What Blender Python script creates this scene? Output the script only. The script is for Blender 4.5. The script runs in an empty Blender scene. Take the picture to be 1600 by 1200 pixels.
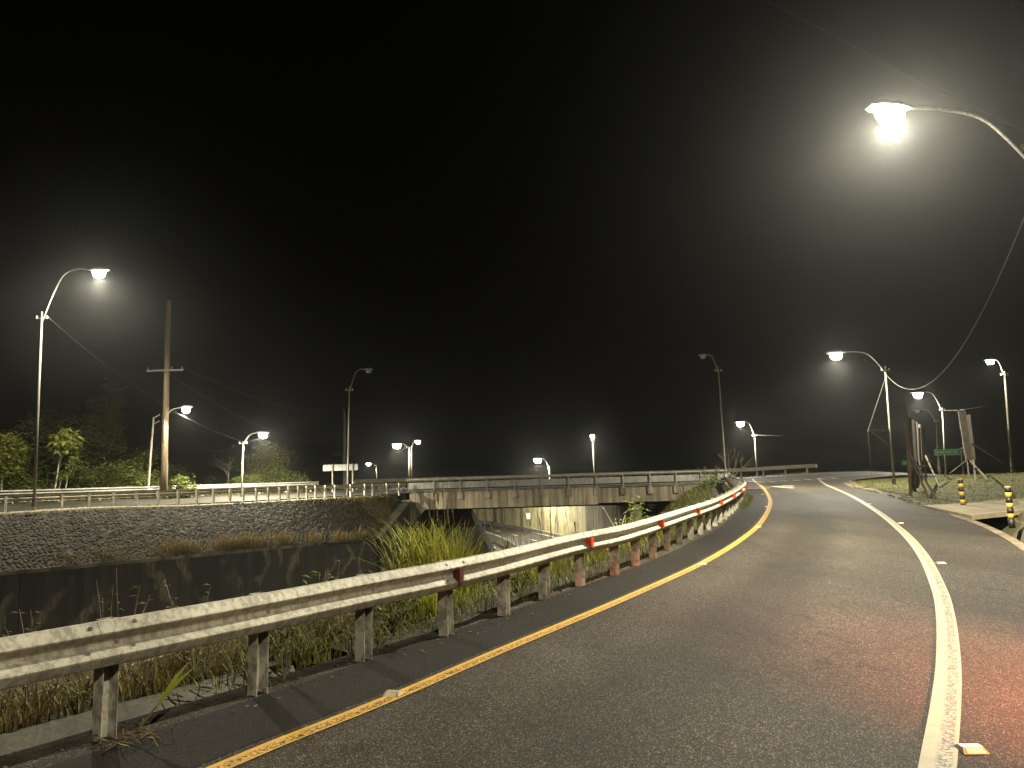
import bpy, math, random
import numpy as np
from mathutils import Vector, Matrix
random.seed(7)
rnd = random.Random(11)
SC = bpy.context.scene
COL = SC.collection

# ------------------------------------------------------------------ camera
CAM_H = 1.72
FPX = 1150.0                       # focal length in pixels of the 1600 px wide photograph
PITCH = math.atan(145.0 / FPX)
ROLL = 0.030
r0 = Vector((1, 0, 0)); u0 = Vector((0, -math.sin(PITCH), math.cos(PITCH))); FWD = Vector((0, math.cos(PITCH), math.sin(PITCH)))
RGT = math.cos(ROLL) * r0 - math.sin(ROLL) * u0
UPV = math.sin(ROLL) * r0 + math.cos(ROLL) * u0
CAM = Vector((0, 0, CAM_H))
cd = bpy.data.cameras.new('camera'); cam = bpy.data.objects.new('camera', cd); COL.objects.link(cam)
M = Matrix((RGT, UPV, -FWD)).transposed().to_4x4(); M.translation = CAM
cam.matrix_world = M
cd.sensor_fit = 'HORIZONTAL'; cd.sensor_width = 36.0; cd.lens = FPX / 1600 * 36.0
cd.clip_start = 0.05; cd.clip_end = 6000
SC.camera = cam

# ------------------------------------------------------------------ night sky, exposure
w = bpy.data.worlds.new('World'); SC.world = w; w.use_nodes = True
nt = w.node_tree; bg = nt.nodes['Background']
sk = nt.nodes.new('ShaderNodeTexSky'); sk.sky_type = 'NISHITA'; sk.sun_disc = False
sk.sun_elevation = math.radians(-9.0); sk.sun_rotation = math.radians(200)
nt.links.new(sk.outputs['Color'], bg.inputs['Color']); bg.inputs['Strength'].default_value = 0.05
vs = SC.view_settings
vs.view_transform = 'Standard'; vs.look = 'None'; vs.gamma = 1.0; vs.use_curve_mapping = False; vs.exposure = .85
cy = SC.cycles
cy.use_denoising = True
try: cy.denoiser = 'OPENIMAGEDENOISE'
except Exception: pass
cy.max_bounces = 4; cy.diffuse_bounces = 2; cy.glossy_bounces = 2; cy.transmission_bounces = 2; cy.volume_bounces = 0
cy.sample_clamp_indirect = 3.0; cy.caustics_reflective = False; cy.caustics_refractive = False
LAMP_W = 8200.0
LAMP_COL = (1.0, 0.93, 0.73)

# ------------------------------------------------------------------ pixel helpers (directions only; depth from what a thing stands on)
def ray(px, py):
    return FWD + (px - 800) / FPX * RGT + (600 - py) / FPX * UPV
def at_z(px, py, z):
    d = ray(px, py); return CAM + d * ((z - CAM_H) / d.z)
def at_y(px, py, y):
    d = ray(px, py); return CAM + d * (y / d.y)
def interp(t, pts):
    if t <= pts[0][0]: return pts[0][1]
    for a, b in zip(pts, pts[1:]):
        if t <= b[0]:
            k = (t - a[0]) / (b[0] - a[0]); return a[1] + (b[1] - a[1]) * k
    return pts[-1][1]
ZR = [(8, 0), (14, .03), (20, .10), (32, .31), (45, .55), (58, .72), (70, .74)]
def zr(y): return interp(y, ZR)
def rise(x): return interp(x, [(20, 0), (29, .24), (32, .22), (45, -.75), (80, -2.2)])
def G(px, py):                       # on the ramp surface
    z = 0.0
    for _ in range(40):
        p = at_z(px, py, z); z = .5 * z + .5 * zr(p.y)
    return at_z(px, py, z)
def catmull(pts, step=.5):
    P = [Vector(p) for p in pts]; P = [2 * P[0] - P[1]] + P + [2 * P[-1] - P[-2]]
    out = []
    for i in range(1, len(P) - 2):
        a, b, c, d = P[i - 1:i + 3]; n = max(1, int((c - b).length / step))
        for k in range(n):
            t = k / n
            out.append(.5 * ((2 * b) + (c - a) * t + (2 * a - 5 * b + 4 * c - d) * t * t + (3 * b - a - 3 * c + d) * t ** 3))
    out.append(P[-2]); return out
def arclen(path):
    s = [0]
    for a, b in zip(path, path[1:]): s.append(s[-1] + (b - a).length)
    return s
def along(path, s, d):
    for i in range(len(s) - 1):
        if d <= s[i + 1] or i == len(s) - 2:
            k = (d - s[i]) / max(1e-6, s[i + 1] - s[i]); t = (path[i + 1] - path[i]).normalized()
            return path[i] + (path[i + 1] - path[i]) * k, t

# ------------------------------------------------------------------ materials
MATS = {}
def new_mat(name):
    m = bpy.data.materials.new(name); m.use_nodes = True
    n = m.node_tree.nodes; l = m.node_tree.links
    b = n['Principled BSDF']; MATS[name] = m
    return m, n, l, b
def pos_node(n, l, scale=(1, 1, 1)):
    g = n.new('ShaderNodeNewGeometry'); mp = n.new('ShaderNodeMapping'); mp.inputs['Scale'].default_value = scale
    l.new(g.outputs['Position'], mp.inputs['Vector']); return mp.outputs['Vector']
def noise(n, l, vec, scale, detail=4, rough=.55):
    t = n.new('ShaderNodeTexNoise'); t.inputs['Scale'].default_value = scale; t.inputs['Detail'].default_value = detail
    t.inputs['Roughness'].default_value = rough; l.new(vec, t.inputs['Vector']); return t.outputs['Fac']
def ramp(n, l, fac, stops):
    r = n.new('ShaderNodeValToRGB'); e = r.color_ramp.elements
    while len(e) < len(stops): e.new(.5)
    for el, (p, c) in zip(e, stops):
        el.position = p; el.color = (c, c, c, 1) if isinstance(c, (int, float)) else (*c, 1)
    l.new(fac, r.inputs['Fac']); return r.outputs['Color']
def mix(n, l, fac, a, b, mode='MIX'):
    m = n.new('ShaderNodeMix'); m.data_type = 'RGBA'; m.blend_type = mode
    for sock, v in ((m.inputs[0], fac), (m.inputs[6], a), (m.inputs[7], b)):
        if isinstance(v, (int, float)): sock.default_value = v
        elif isinstance(v, tuple): sock.default_value = (*v, 1)
        else: l.new(v, sock)
    return m.outputs[2]
def bump(n, l, b, h, strength=.4, dist=.02):
    k = n.new('ShaderNodeBump'); k.inputs['Strength'].default_value = strength; k.inputs['Distance'].default_value = dist
    l.new(h, k.inputs['Height']); l.new(k.outputs['Normal'], b.inputs['Normal'])
def simple(name, c1, c2, scale=6, rough=.7, metal=0., bmp=.2, bscale=40, stretch=(1, 1, 1), obj_rand=0., spec=.5, bdist=.01):
    m, n, l, b = new_mat(name); v = pos_node(n, l, stretch)
    col = ramp(n, l, noise(n, l, v, scale), [(.3, c1), (.7, c2)])
    if obj_rand:
        oi = n.new('ShaderNodeObjectInfo'); col = mix(n, l, obj_rand, col, ramp(n, l, oi.outputs['Random'], [(0, .25), (1, 1.)]), 'MULTIPLY')
    l.new(col, b.inputs['Base Color']); b.inputs['Roughness'].default_value = rough; b.inputs['Metallic'].default_value = metal
    b.inputs['Specular IOR Level'].default_value = spec
    if bmp: bump(n, l, b, noise(n, l, v, bscale, 3), bmp, bdist)
    return m
# asphalt
def asphalt(name, lo, mid, hi, fine=150):
    m, n, l, b = new_mat(name); v = pos_node(n, l)
    vo = n.new('ShaderNodeTexVoronoi'); vo.inputs['Scale'].default_value = fine; l.new(v, vo.inputs['Vector'])
    sp = n.new('ShaderNodeSeparateColor'); l.new(vo.outputs['Color'], sp.inputs[0])
    speck = ramp(n, l, sp.outputs[0], [(.0, lo), (.62, mid), (.86, mid), (.985, hi)])
    big = ramp(n, l, noise(n, l, pos_node(n, l, (.9, .35, 1)), .55, 6, .6), [(.3, .55), (.7, 1.25)])
    midn = ramp(n, l, noise(n, l, v, 14, 5, .7), [(.3, .7), (.7, 1.2)])
    c = mix(n, l, 1., speck, big, 'MULTIPLY'); c = mix(n, l, 1., c, midn, 'MULTIPLY')
    if name == 'asphalt':
        uv = n.new('ShaderNodeUVMap'); sx = n.new('ShaderNodeSeparateXYZ'); l.new(uv.outputs['UV'], sx.inputs[0])
        wob = n.new('ShaderNodeMath'); wob.operation = 'MULTIPLY_ADD'; wob.inputs[1].default_value = .09; l.new(noise(n, l, pos_node(n, l), .25, 3), wob.inputs[0]); l.new(sx.outputs[0], wob.inputs[2])
        tr = ramp(n, l, wob.outputs[0], [(.20, .92), (.33, 1.28), (.42, .72), (.50, .74), (.58, 1.28), (.70, .95), (.85, .8)])
        c = mix(n, l, .8, c, tr, 'MULTIPLY')
        st = ramp(n, l, noise(n, l, pos_node(n, l, (1.6, .8, 1)), .9, 5, .7), [(.60, 1.), (.70, .55)]); c = mix(n, l, 1., c, st, 'MULTIPLY')
        cv = n.new('ShaderNodeTexVoronoi'); cv.feature = 'DISTANCE_TO_EDGE'; cv.inputs['Scale'].default_value = .33
        wv_ = n.new('ShaderNodeVectorMath'); wv_.operation = 'MULTIPLY_ADD'; tn = n.new('ShaderNodeTexNoise'); tn.inputs['Scale'].default_value = 1.3; tn.inputs['Detail'].default_value = 5
        l.new(v, tn.inputs['Vector']); l.new(tn.outputs['Color'], wv_.inputs[0]); wv_.inputs[1].default_value = (1.4, 1.4, 0); l.new(v, wv_.inputs[2]); l.new(wv_.outputs[0], cv.inputs['Vector'])
        ck = ramp(n, l, cv.outputs['Distance'], [(.0, .45), (.0022, .6), (.0045, 1.)]); ckm = ramp(n, l, noise(n, l, v, .5, 2), [(.48, 0.), (.58, 1.)])
        c = mix(n, l, ckm, c, mix(n, l, 1., c, ck, 'MULTIPLY'))
    l.new(c, b.inputs['Base Color'])
    b.inputs['Roughness'].default_value = .82; b.inputs['Specular IOR Level'].default_value = .18
    hgt = mix(n, l, .5, vo.outputs['Distance'], noise(n, l, v, 60, 4))
    bump(n, l, b, hgt, .9, .006)
    return m
asphalt('asphalt', (.012, .010, .007), (.048, .040, .030), (.28, .23, .16))
asphalt('asphalt_dark', (.007, .006, .0045), (.016, .0135, .010), (.05, .043, .032), 120)
asphalt('asphalt_far', (.02, .018, .014), (.04, .036, .028), (.09, .08, .06), 60)
# paint with cracks (uv: u across 0..1, v along in metres)
def paint(name, col, worn, crack_from, crack_amount):
    m, n, l, b = new_mat(name); uv = n.new('ShaderNodeUVMap')
    mp = n.new('ShaderNodeMapping'); mp.inputs['Scale'].default_value = (1.6, 9, 1); l.new(uv.outputs['UV'], mp.inputs['Vector'])
    ns = noise(n, l, mp.outputs['Vector'], 2.2, 3, .6)
    ab = n.new('ShaderNodeMath'); ab.operation = 'SUBTRACT'; ab.inputs[1].default_value = .5; l.new(ns, ab.inputs[0])
    a2 = n.new('ShaderNodeMath'); a2.operation = 'ABSOLUTE'; l.new(ab.outputs[0], a2.inputs[0])
    cr = ramp(n, l, a2.outputs[0], [(.0, 1.), (crack_amount, 1.), (crack_amount * 1.8, 0.)])
    sx = n.new('ShaderNodeSeparateXYZ'); l.new(uv.outputs['UV'], sx.inputs[0])
    band = ramp(n, l, sx.outputs[0], [(crack_from - .08, 0.), (crack_from + .06, 1.), (.82, 1.), (.93, 0.)])
    mask = mix(n, l, 1., cr, band, 'MULTIPLY')
    v = pos_node(n, l); spots = ramp(n, l, noise(n, l, v, 70, 3, .7), [(.56, 0.), (.66, .8)])
    c = mix(n, l, ramp(n, l, noise(n, l, v, 5, 4), [(.35, 0.), (.7, .55)]), col, worn)
    c = mix(n, l, spots, c, worn); c = mix(n, l, mask, c, (.03, .026, .02))
    l.new(c, b.inputs['Base Color']); b.inputs['Roughness'].default_value = .7
    bump(n, l, b, noise(n, l, v, 130, 2), .5, .004); return m
paint('paint_white', (.35, .29, .165), (.22, .18, .105), .45, .034)
paint('paint_yellow', (.62, .34, .028), (.42, .25, .05), .32, .03)
paint('paint_plain', (.50, .47, .38), (.36, .34, .27), 2., .01)
# concretes
def stained(name, base, dark, mold, streak=(2.2, 2.2, .16), lo=.42, hi=.62, bscale=18, grime=.5):
    m, n, l, b = new_mat(name)
    st = noise(n, l, pos_node(n, l, streak), 1.0, 5, .62)
    c = ramp(n, l, st, [(lo, base), (hi, dark)])
    mo = ramp(n, l, noise(n, l, pos_node(n, l), .8, 6, .65), [(.48, 0.), (.66, 1.)])
    mo2 = mix(n, l, 1., mo, (grime, grime, grime), 'MULTIPLY')
    c = mix(n, l, mo2, c, mold)
    c = mix(n, l, 1., c, ramp(n, l, noise(n, l, pos_node(n, l), 22, 4, .7), [(.3, .72), (.7, 1.15)]), 'MULTIPLY')
    oi = n.new('ShaderNodeObjectInfo')
    c = mix(n, l, 1., c, ramp(n, l, oi.outputs['Random'], [(0, .72), (1, 1.08)]), 'MULTIPLY')
    l.new(c, b.inputs['Base Color']); b.inputs['Roughness'].default_value = .85
    bump(n, l, b, noise(n, l, pos_node(n, l), bscale, 5, .7), .35, .02); return m
stained('concrete_tan', (.31, .26, .17), (.13, .108, .07), (.12, .10, .065))
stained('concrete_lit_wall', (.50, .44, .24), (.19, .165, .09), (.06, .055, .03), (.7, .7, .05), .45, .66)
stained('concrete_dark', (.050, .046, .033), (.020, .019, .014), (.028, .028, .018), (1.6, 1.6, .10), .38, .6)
stained('concrete_slab', (.36, .30, .19), (.22, .18, .11), (.12, .10, .06), (1, 1, 1), .4, .7)
stained('concrete_mud', (.22, .17, .10), (.10, .078, .048), (.07, .055, .03), (2, 2, 2), .4, .65)
stained('concrete_drain', (.17, .155, .12), (.085, .078, .06), (.06, .055, .035), (1.5, 1.5, .6), .42, .68)
stained('concrete_coping', (.165, .145, .095), (.055, .05, .033), (.06, .058, .03), (1, 1, 1))
# dark wall with pale rubbed swirls
def wall_mat():
    m, n, l, b = new_mat('wall_smeared')
    st = noise(n, l, pos_node(n, l, (1.6, 1.6, .10)), 1, 5, .6)
    c = ramp(n, l, st, [(.38, (.034, .031, .022)), (.62, (.016, .015, .011))])
    wv = n.new('ShaderNodeTexWave'); wv.wave_type = 'RINGS'; wv.inputs['Scale'].default_value = .2
    wv.inputs['Distortion'].default_value = 11; wv.inputs['Detail'].default_value = 3; wv.inputs['Detail Scale'].default_value = 1.2
    l.new(pos_node(n, l, (1, 1, 1.4)), wv.inputs['Vector'])
    wf = ramp(n, l, wv.outputs['Fac'], [(.62, 0.), (.95, 1.)])
    mk = ramp(n, l, noise(n, l, pos_node(n, l), .42, 3), [(.46, 0.), (.57, 1.)])
    sc = ramp(n, l, noise(n, l, pos_node(n, l, (6, 6, 1.2)), 1.5, 4), [(.35, .1), (.75, .8)])
    mm = mix(n, l, 1., mix(n, l, 1., wf, mk, 'MULTIPLY'), sc, 'MULTIPLY')
    c = mix(n, l, mm, c, (.20, .175, .11))
    l.new(c, b.inputs['Base Color']); b.inputs['Roughness'].default_value = .85
    bump(n, l, b, noise(n, l, pos_node(n, l), 14, 5, .7), .3, .02)
wall_mat()
# galvanised steel
def galv(name, c1, c2, streaks=True, metal=.25):
    m, n, l, b = new_mat(name)
    c = ramp(n, l, noise(n, l, pos_node(n, l, (14, 14, 3) if streaks else (5, 5, 5)), 1.4, 5, .7), [(.42, c2), (.56, c1)])
    if streaks:
        c = mix(n, l, ramp(n, l, noise(n, l, pos_node(n, l, (3, 3, 1.2)), 1.3, 6, .75), [(.58, 0.), (.74, .6)]), c, (.15, .105, .06))
    c = mix(n, l, 1., c, ramp(n, l, noise(n, l, pos_node(n, l), 1.7, 4), [(.3, .78), (.7, 1.12)]), 'MULTIPLY')
    l.new(c, b.inputs['Base Color']); b.inputs['Roughness'].default_value = .66; b.inputs['Metallic'].default_value = metal; b.inputs['Specular IOR Level'].default_value = .35
    bump(n, l, b, noise(n, l, pos_node(n, l), 60, 3), .12, .004); return m
galv('galvanised', (.46, .43, .335), (.27, .25, .19), True, .05)
galv('galvanised_post', (.52, .48, .38), (.25, .22, .165), False, .05)
galv('galvanised_dull', (.30, .29, .25), (.19, .185, .16))
galv('pole_steel', (.25, .23, .17), (.18, .165, .12), False, .1)
simple('bolt_steel', (.2, .19, .16), (.35, .33, .28), 20, .5, .6, 0)
simple('dark_steel', (.04, .04, .037), (.09, .085, .075), 10, .6, .3, .1)
simple('reflector_glow', (.80, .085, .02), (.62, .05, .012), 9, .35, 0, 0)  # bright orange colour stands in for light thrown back by the reflectors
simple('reflector_unlit', (.10, .016, .012), (.06, .01, .008), 9, .5, 0, 0)  # same reflector coloured dark, for the angle that returns no light
simple('stud_body', (.40, .34, .2), (.3, .25, .15), 30, .5, 0, .1)
simple('stud_lens', (.80, .74, .50), (.70, .62, .38), 30, .15, 0, 0)
simple('stone', (.012, .0095, .006), (.050, .041, .027), 1.9, .9, 0, .5, 26)
simple('slope_soil', (.022, .019, .012), (.055, .047, .028), 2.2, .95, 0, .6, 12, bdist=.05)
simple('dry_soil', (.12, .10, .045), (.23, .185, .085), 1.4, .95, 0, .6, 12, bdist=.05)
simple('verge_soil', (.014, .012, .008), (.060, .050, .033), 5, .95, 0, 1., 22, bdist=.05)
simple('ground', (.022, .026, .010), (.05, .055, .02), .35, .95, 0, .5, 4, bdist=.1)
simple('green_slope', (.025, .025, .008), (.06, .06, .016), 1.2, .95, 0, .7, 8, bdist=.1)
simple('bank_grass', (.030, .032, .008), (.085, .078, .022), 1.6, .95, 0, .7, 22, bdist=.04)
simple('bank_mud', (.07, .06, .04), (.16, .125, .075), 1.5, .95, 0, .8, 16, bdist=.05)
simple('timber_pole', (.06, .041, .018), (.105, .072, .033), 3, .8, 0, .5, 12, (6, 6, .6))
simple('timber_grey', (.055, .045, .033), (.125, .105, .078), 3, .85, 0, .4, 10, (5, 5, .7))
simple('bollard_black', (.012, .012, .012), (.03, .028, .025), 12, .5, 0, 0)
simple('bollard_yellow', (.72, .42, .06), (.55, .30, .04), 7, .5, 0, 0)
simple('sign_green', (.02, .24, .09), (.03, .30, .12), 4, .45, 0, 0)
simple('sign_white', (.72, .70, .45), (.6, .58, .36), 9, .45, 0, 0)
simple('sign_back', (.30, .30, .28), (.22, .22, .2), 5, .5, .3, 0)
simple('cable', (.05, .048, .042), (.09, .085, .075), 6, .5, 0, 0)
simple('bark', (.10, .08, .05), (.20, .165, .11), 5, .9, 0, .6, 20, (4, 4, .8))
simple('pale_bark', (.30, .26, .17), (.42, .37, .25), 4, .85, 0, .3, 20)
simple('rubber', (.02, .02, .02), (.03, .03, .03), 5, .8, 0, 0)
simple('car_paint', (.10, .11, .12), (.11, .12, .13), 2, .25, .4, 0)
simple('car_glass', (.01, .012, .014), (.012, .014, .016), 2, .05, 0, 0)
def leafy(name, c1, c2, tr=.25):
    m, n, l, b = new_mat(name)
    oi = n.new('ShaderNodeNewGeometry')
    c = ramp(n, l, oi.outputs['Random Per Island'], [(0., c1), (1., c2)])
    l.new(c, b.inputs['Base Color']); b.inputs['Roughness'].default_value = .6; b.inputs['Specular IOR Level'].default_value = .3
    t = n.new('ShaderNodeBsdfTranslucent'); l.new(c, t.inputs['Color'])
    mx = n.new('ShaderNodeMixShader'); mx.inputs[0].default_value = tr
    out = n['Material Output']; l.new(b.outputs[0], mx.inputs[1]); l.new(t.outputs[0], mx.inputs[2]); l.new(mx.outputs[0], out.inputs['Surface'])
leafy('grass_lush', (.13, .14, .014), (.36, .34, .05), .35)
leafy('grass_dry', (.085, .058, .016), (.20, .145, .048))
leafy('grass_mixed', (.055, .068, .010), (.20, .19, .040))
leafy('grass_bank_blades', (.06, .075, .010), (.19, .185, .030))
leafy('leaf_dark', (.032, .044, .011), (.095, .110, .028))
leafy('leaf_mid', (.055, .075, .012), (.15, .165, .035))
leafy('leaf_bright', (.10, .125, .018), (.24, .255, .045))
leafy('leaf_weed', (.05, .075, .016), (.14, .17, .04))
def emissive(name, col, strength):
    m, n, l, b = new_mat(name); b.inputs['Base Color'].default_value = (*col, 1)
    b.inputs['Emission Color'].default_value = (*col, 1); b.inputs['Emission Strength'].default_value = strength
emissive('lamp_lens_lit', (1, .96, .82), 60.)
emissive('tail_lens_lit', (1, .12, .03), 6.)
simple('lamp_lens_off', (.25, .25, .24), (.3, .3, .28), 3, .2, 0, 0)
m, n, l, b = new_mat('glare'); n.remove(b)  # added volume imitating lens glow around the lamps; the air itself is clear
pv = n.new('ShaderNodeVolumePrincipled'); pv.inputs['Color'].default_value = (.93, .96, .93, 1)
pv.inputs['Density'].default_value = .00030; pv.inputs['Anisotropy'].default_value = .85
l.new(pv.outputs[0], n['Material Output'].inputs['Volume'])

# ------------------------------------------------------------------ mesh helpers
class MB:
    def __init__(s): s.v = []; s.f = []; s.uv = []; s.mi = []
    def add(s, vs, fs, mi=0):
        o = len(s.v); s.v += [tuple(p) for p in vs]; s.f += [tuple(o + i for i in f) for f in fs]; s.mi += [mi] * len(fs); return s
    def box(s, c, d, rz=0., mi=0, axes=None):
        c = Vector(c); hx, hy, hz = d[0] / 2, d[1] / 2, d[2] / 2
        if axes: ax, ay, az = axes
        else: ax = Vector((math.cos(rz), math.sin(rz), 0)); ay = Vector((-math.sin(rz), math.cos(rz), 0)); az = Vector((0, 0, 1))
        vs = [c + ax * hx * i + ay * hy * j + az * hz * k for k in (-1, 1) for j in (-1, 1) for i in (-1, 1)]
        return s.add(vs, [(0, 2, 3, 1), (4, 5, 7, 6), (0, 1, 5, 4), (2, 6, 7, 3), (0, 4, 6, 2), (1, 3, 7, 5)], mi)
    def beam(s, a, b, wd, ht, mi=0, up=(0, 0, 1)):
        a = Vector(a); b = Vector(b); t = (b - a); L = t.length; t.normalize(); u = Vector(up)
        sd = t.cross(u)
        if sd.length < 1e-4: sd = t.cross(Vector((1, 0, 0)))
        sd.normalize(); u = sd.cross(t)
        return s.box((a + b) / 2, (L, wd, ht), axes=(t, sd, u), mi=mi)
    def tube(s, pts, rad, n=8, cap=True, mi=0):
        P = [Vector(p) for p in pts]; R = rad if isinstance(rad, (list, tuple)) else [rad] * len(P)
        o = len(s.v); ref = Vector((.31, .17, .93)); fs = []
        for i, p in enumerate(P):
            t = (P[min(i + 1, len(P) - 1)] - P[max(i - 1, 0)]).normalized()
            a = t.cross(ref)
            if a.length < .05: a = t.cross(Vector((1, 0, 0)))
            a.normalize(); b_ = t.cross(a)
            for k in range(n):
                q = 2 * math.pi * k / n; s.v.append(tuple(p + (a * math.cos(q) + b_ * math.sin(q)) * R[i]))
        for i in range(len(P) - 1):
            for k in range(n):
                k2 = (k + 1) % n; fs.append((o + i * n + k, o + i * n + k2, o + (i + 1) * n + k2, o + (i + 1) * n + k))
        if cap: fs.append(tuple(o + k for k in range(n))[::-1]); fs.append(tuple(o + (len(P) - 1) * n + k for k in range(n)))
        s.f += fs; s.mi += [mi] * len(fs); return s
    def prism(s, poly, y0, y1, mi=0):         # poly in (x,z), extruded along y
        n_ = len(poly); vs = [(x, y0, z) for x, z in poly] + [(x, y1, z) for x, z in poly]
        fs = [tuple(range(n_)), tuple(range(2 * n_ - 1, n_ - 1, -1))] + [(i, i + n_, (i + 1) % n_ + n_, (i + 1) % n_) for i in range(n_)]
        return s.add(vs, fs, mi)
    def sweep(s, path, prof, closed=False, z_of=None, caps=False):
        # path: base points; prof: (side offset to the right of travel, height)
        m_ = len(prof); o = len(s.v); fs = []
        for i, p in enumerate(path):
            t = path[min(i + 1, len(path) - 1)] - path[max(i - 1, 0)]; t.z = 0; t.normalize(); nr = Vector((t.y, -t.x, 0))
            for a, h in prof: s.v.append(tuple(p + nr * a + Vector((0, 0, h))))
        e = m_ if closed else m_ - 1
        for i in range(len(path) - 1):
            for k in range(e):
                k2 = (k + 1) % m_; fs.append((o + i * m_ + k, o + i * m_ + k2, o + (i + 1) * m_ + k2, o + (i + 1) * m_ + k))
        if caps: fs.append(tuple(o + k for k in range(m_))); fs.append(tuple(o + (len(path) - 1) * m_ + k for k in range(m_))[::-1])
        s.f += fs; s.mi += [0] * len(fs); return s
    def mesh(s, name, mats, smooth=False):
        me = bpy.data.meshes.new(name); me.from_pydata(s.v, [], s.f)
        for mm in (mats if isinstance(mats, (list, tuple)) else [mats]): me.materials.append(MATS[mm])
        if any(s.mi): me.polygons.foreach_set('material_index', s.mi)
        if smooth: me.polygons.foreach_set('use_smooth', [True] * len(me.polygons))
        me.update(); return me
    def build(s, name, mats, parent=None, smooth=False, fix=True):
        me = s.mesh(name, mats, smooth)
        if fix and len(s.f) < 4000:
            import bmesh
            bm = bmesh.new(); bm.from_mesh(me); bmesh.ops.recalc_face_normals(bm, faces=bm.faces); bm.to_mesh(me); bm.free()
        return link(name, me, parent)
def link(name, me, parent=None):
    o = bpy.data.objects.new(name, me); COL.objects.link(o)
    if parent is not None: o.parent = parent
    return o
def tag(o, label, cat=None, group=None, kind=None):
    o['label'] = label
    if cat: o['category'] = cat
    if group: o['group'] = group
    if kind: o['kind'] = kind
    return o
def root(name, loc, label, cat, group=None):
    o = bpy.data.objects.new(name, None); COL.objects.link(o); o.location = loc; o.empty_display_size = .2
    ROOT_LOC[o.name] = Vector(loc)
    return tag(o, label, cat, group)
ROOT_LOC = {}
def under(rt, mb, name, mats, smooth=False, parent=None, fix=True):
    # world-space mesh put under a root placed at its base
    L = ROOT_LOC[rt.name]; mb.v = [(x - L.x, y - L.y, z - L.z) for x, y, z in mb.v]
    return mb.build(name, mats, parent or rt, smooth, fix)
def ribbon(path, hw0, hw1, zf, vstart=0.):
    # flat ribbon with uv; offsets right of travel hw0..hw1; zf(x,y)
    vs, fs, uv = [], [], []; s = arclen(path)
    for i, p in enumerate(path):
        t = path[min(i + 1, len(path) - 1)] - path[max(i - 1, 0)]; t.z = 0; t.normalize(); nr = Vector((t.y, -t.x, 0))
        for k, a in enumerate((hw0, hw1)):
            q = p + nr * a; vs.append((q.x, q.y, zf(q.x, q.y))); uv.append((k, s[i] + vstart))
    for i in range(len(path) - 1): fs.append((2 * i, 2 * i + 1, 2 * i + 3, 2 * i + 2))
    return vs, fs, uv
def ribbon_obj(name, mat, path, a, b, zf, parent=None):
    vs, fs, uv = ribbon(path, a, b, zf); me = bpy.data.meshes.new(name); me.from_pydata(vs, [], fs); me.materials.append(MATS[mat])
    u = me.uv_layers.new(name='UVMap')
    for lp in me.loops: u.data[lp.index].uv = uv[lp.vertex_index]
    return link(name, me, parent)

# ------------------------------------------------------------------ main lines of the place
YEL = [G(*p) for p in [(345, 1200), (430, 1164), (615, 1090), (800, 1010), (980, 934), (1100, 879), (1160, 842), (1190, 815), (1203, 790), (1201, 775), (1190, 760), (1176, 752)]]
YEL = [YEL[0] + (YEL[0] - YEL[1]).normalized() * q for q in (12, 9, 6, 4, 2, 1)] + YEL
WHT = [G(*p) for p in [(1465, 1200), (1478, 1100), (1482, 1030), (1477, 960), (1465, 915), (1440, 865), (1408, 829), (1370, 799), (1330, 775), (1292, 758)]]
WHT = [WHT[0] + (WHT[0] - WHT[1]).normalized() * q for q in (12, 9, 6, 4, 2, 1)] + WHT + [at_y(1280, 750.5, 58.3), at_y(1286, 747.5, 59.6), at_y(1310, 745, 60.2), at_y(1345, 742, 60.6), at_y(1400, 739.5, 61.2)]
POSTPX = [(165, 1165), (411, 1090), (581, 1035), (707, 997), (797, 965), (864, 937), (917, 917), (961, 904), (996, 889), (1025, 875), (1068, 853), (1122, 824), (1152, 800), (1165, 781)]
GP = [G(*p) for p in POSTPX]
GP = [GP[0] + (GP[0] - GP[1]).normalized() * q for q in (11, 8, 6, 4, 2.4, 1.2)] + GP + [Vector((11.7, 39, zr(39))), Vector((13.4, 46, zr(46))), Vector((15.2, 53, zr(53))), Vector((16.6, 57.6, zr(57.6)))]
GPATH = catmull(GP, .35)
for p in GPATH: p.z = zr(p.y)
RED = [Vector((x, y, 0)) for x, y in [(1.8, -12), (4.0, 0), (5.9, 6), (9.2, 13.4), (10.9, 16.9), (12.6, 20.9), (14.7, 27.2), (17.6, 36), (20.6, 46), (24.5, 54), (31, 58.4)]]
REDP = catmull(RED, .5)

def x_at(path, y):
    for a, b in zip(path, path[1:]):
        if (a.y <= y <= b.y): return a.x + (b.x - a.x) * (y - a.y) / max(1e-6, b.y - a.y)
    return path[0].x if y < path[0].y else path[-1].x
def zo(x, y):                                        # overpass road surface
    return .72 + .04 * max(0, min(9, y - 58)) + rise(x)

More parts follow.
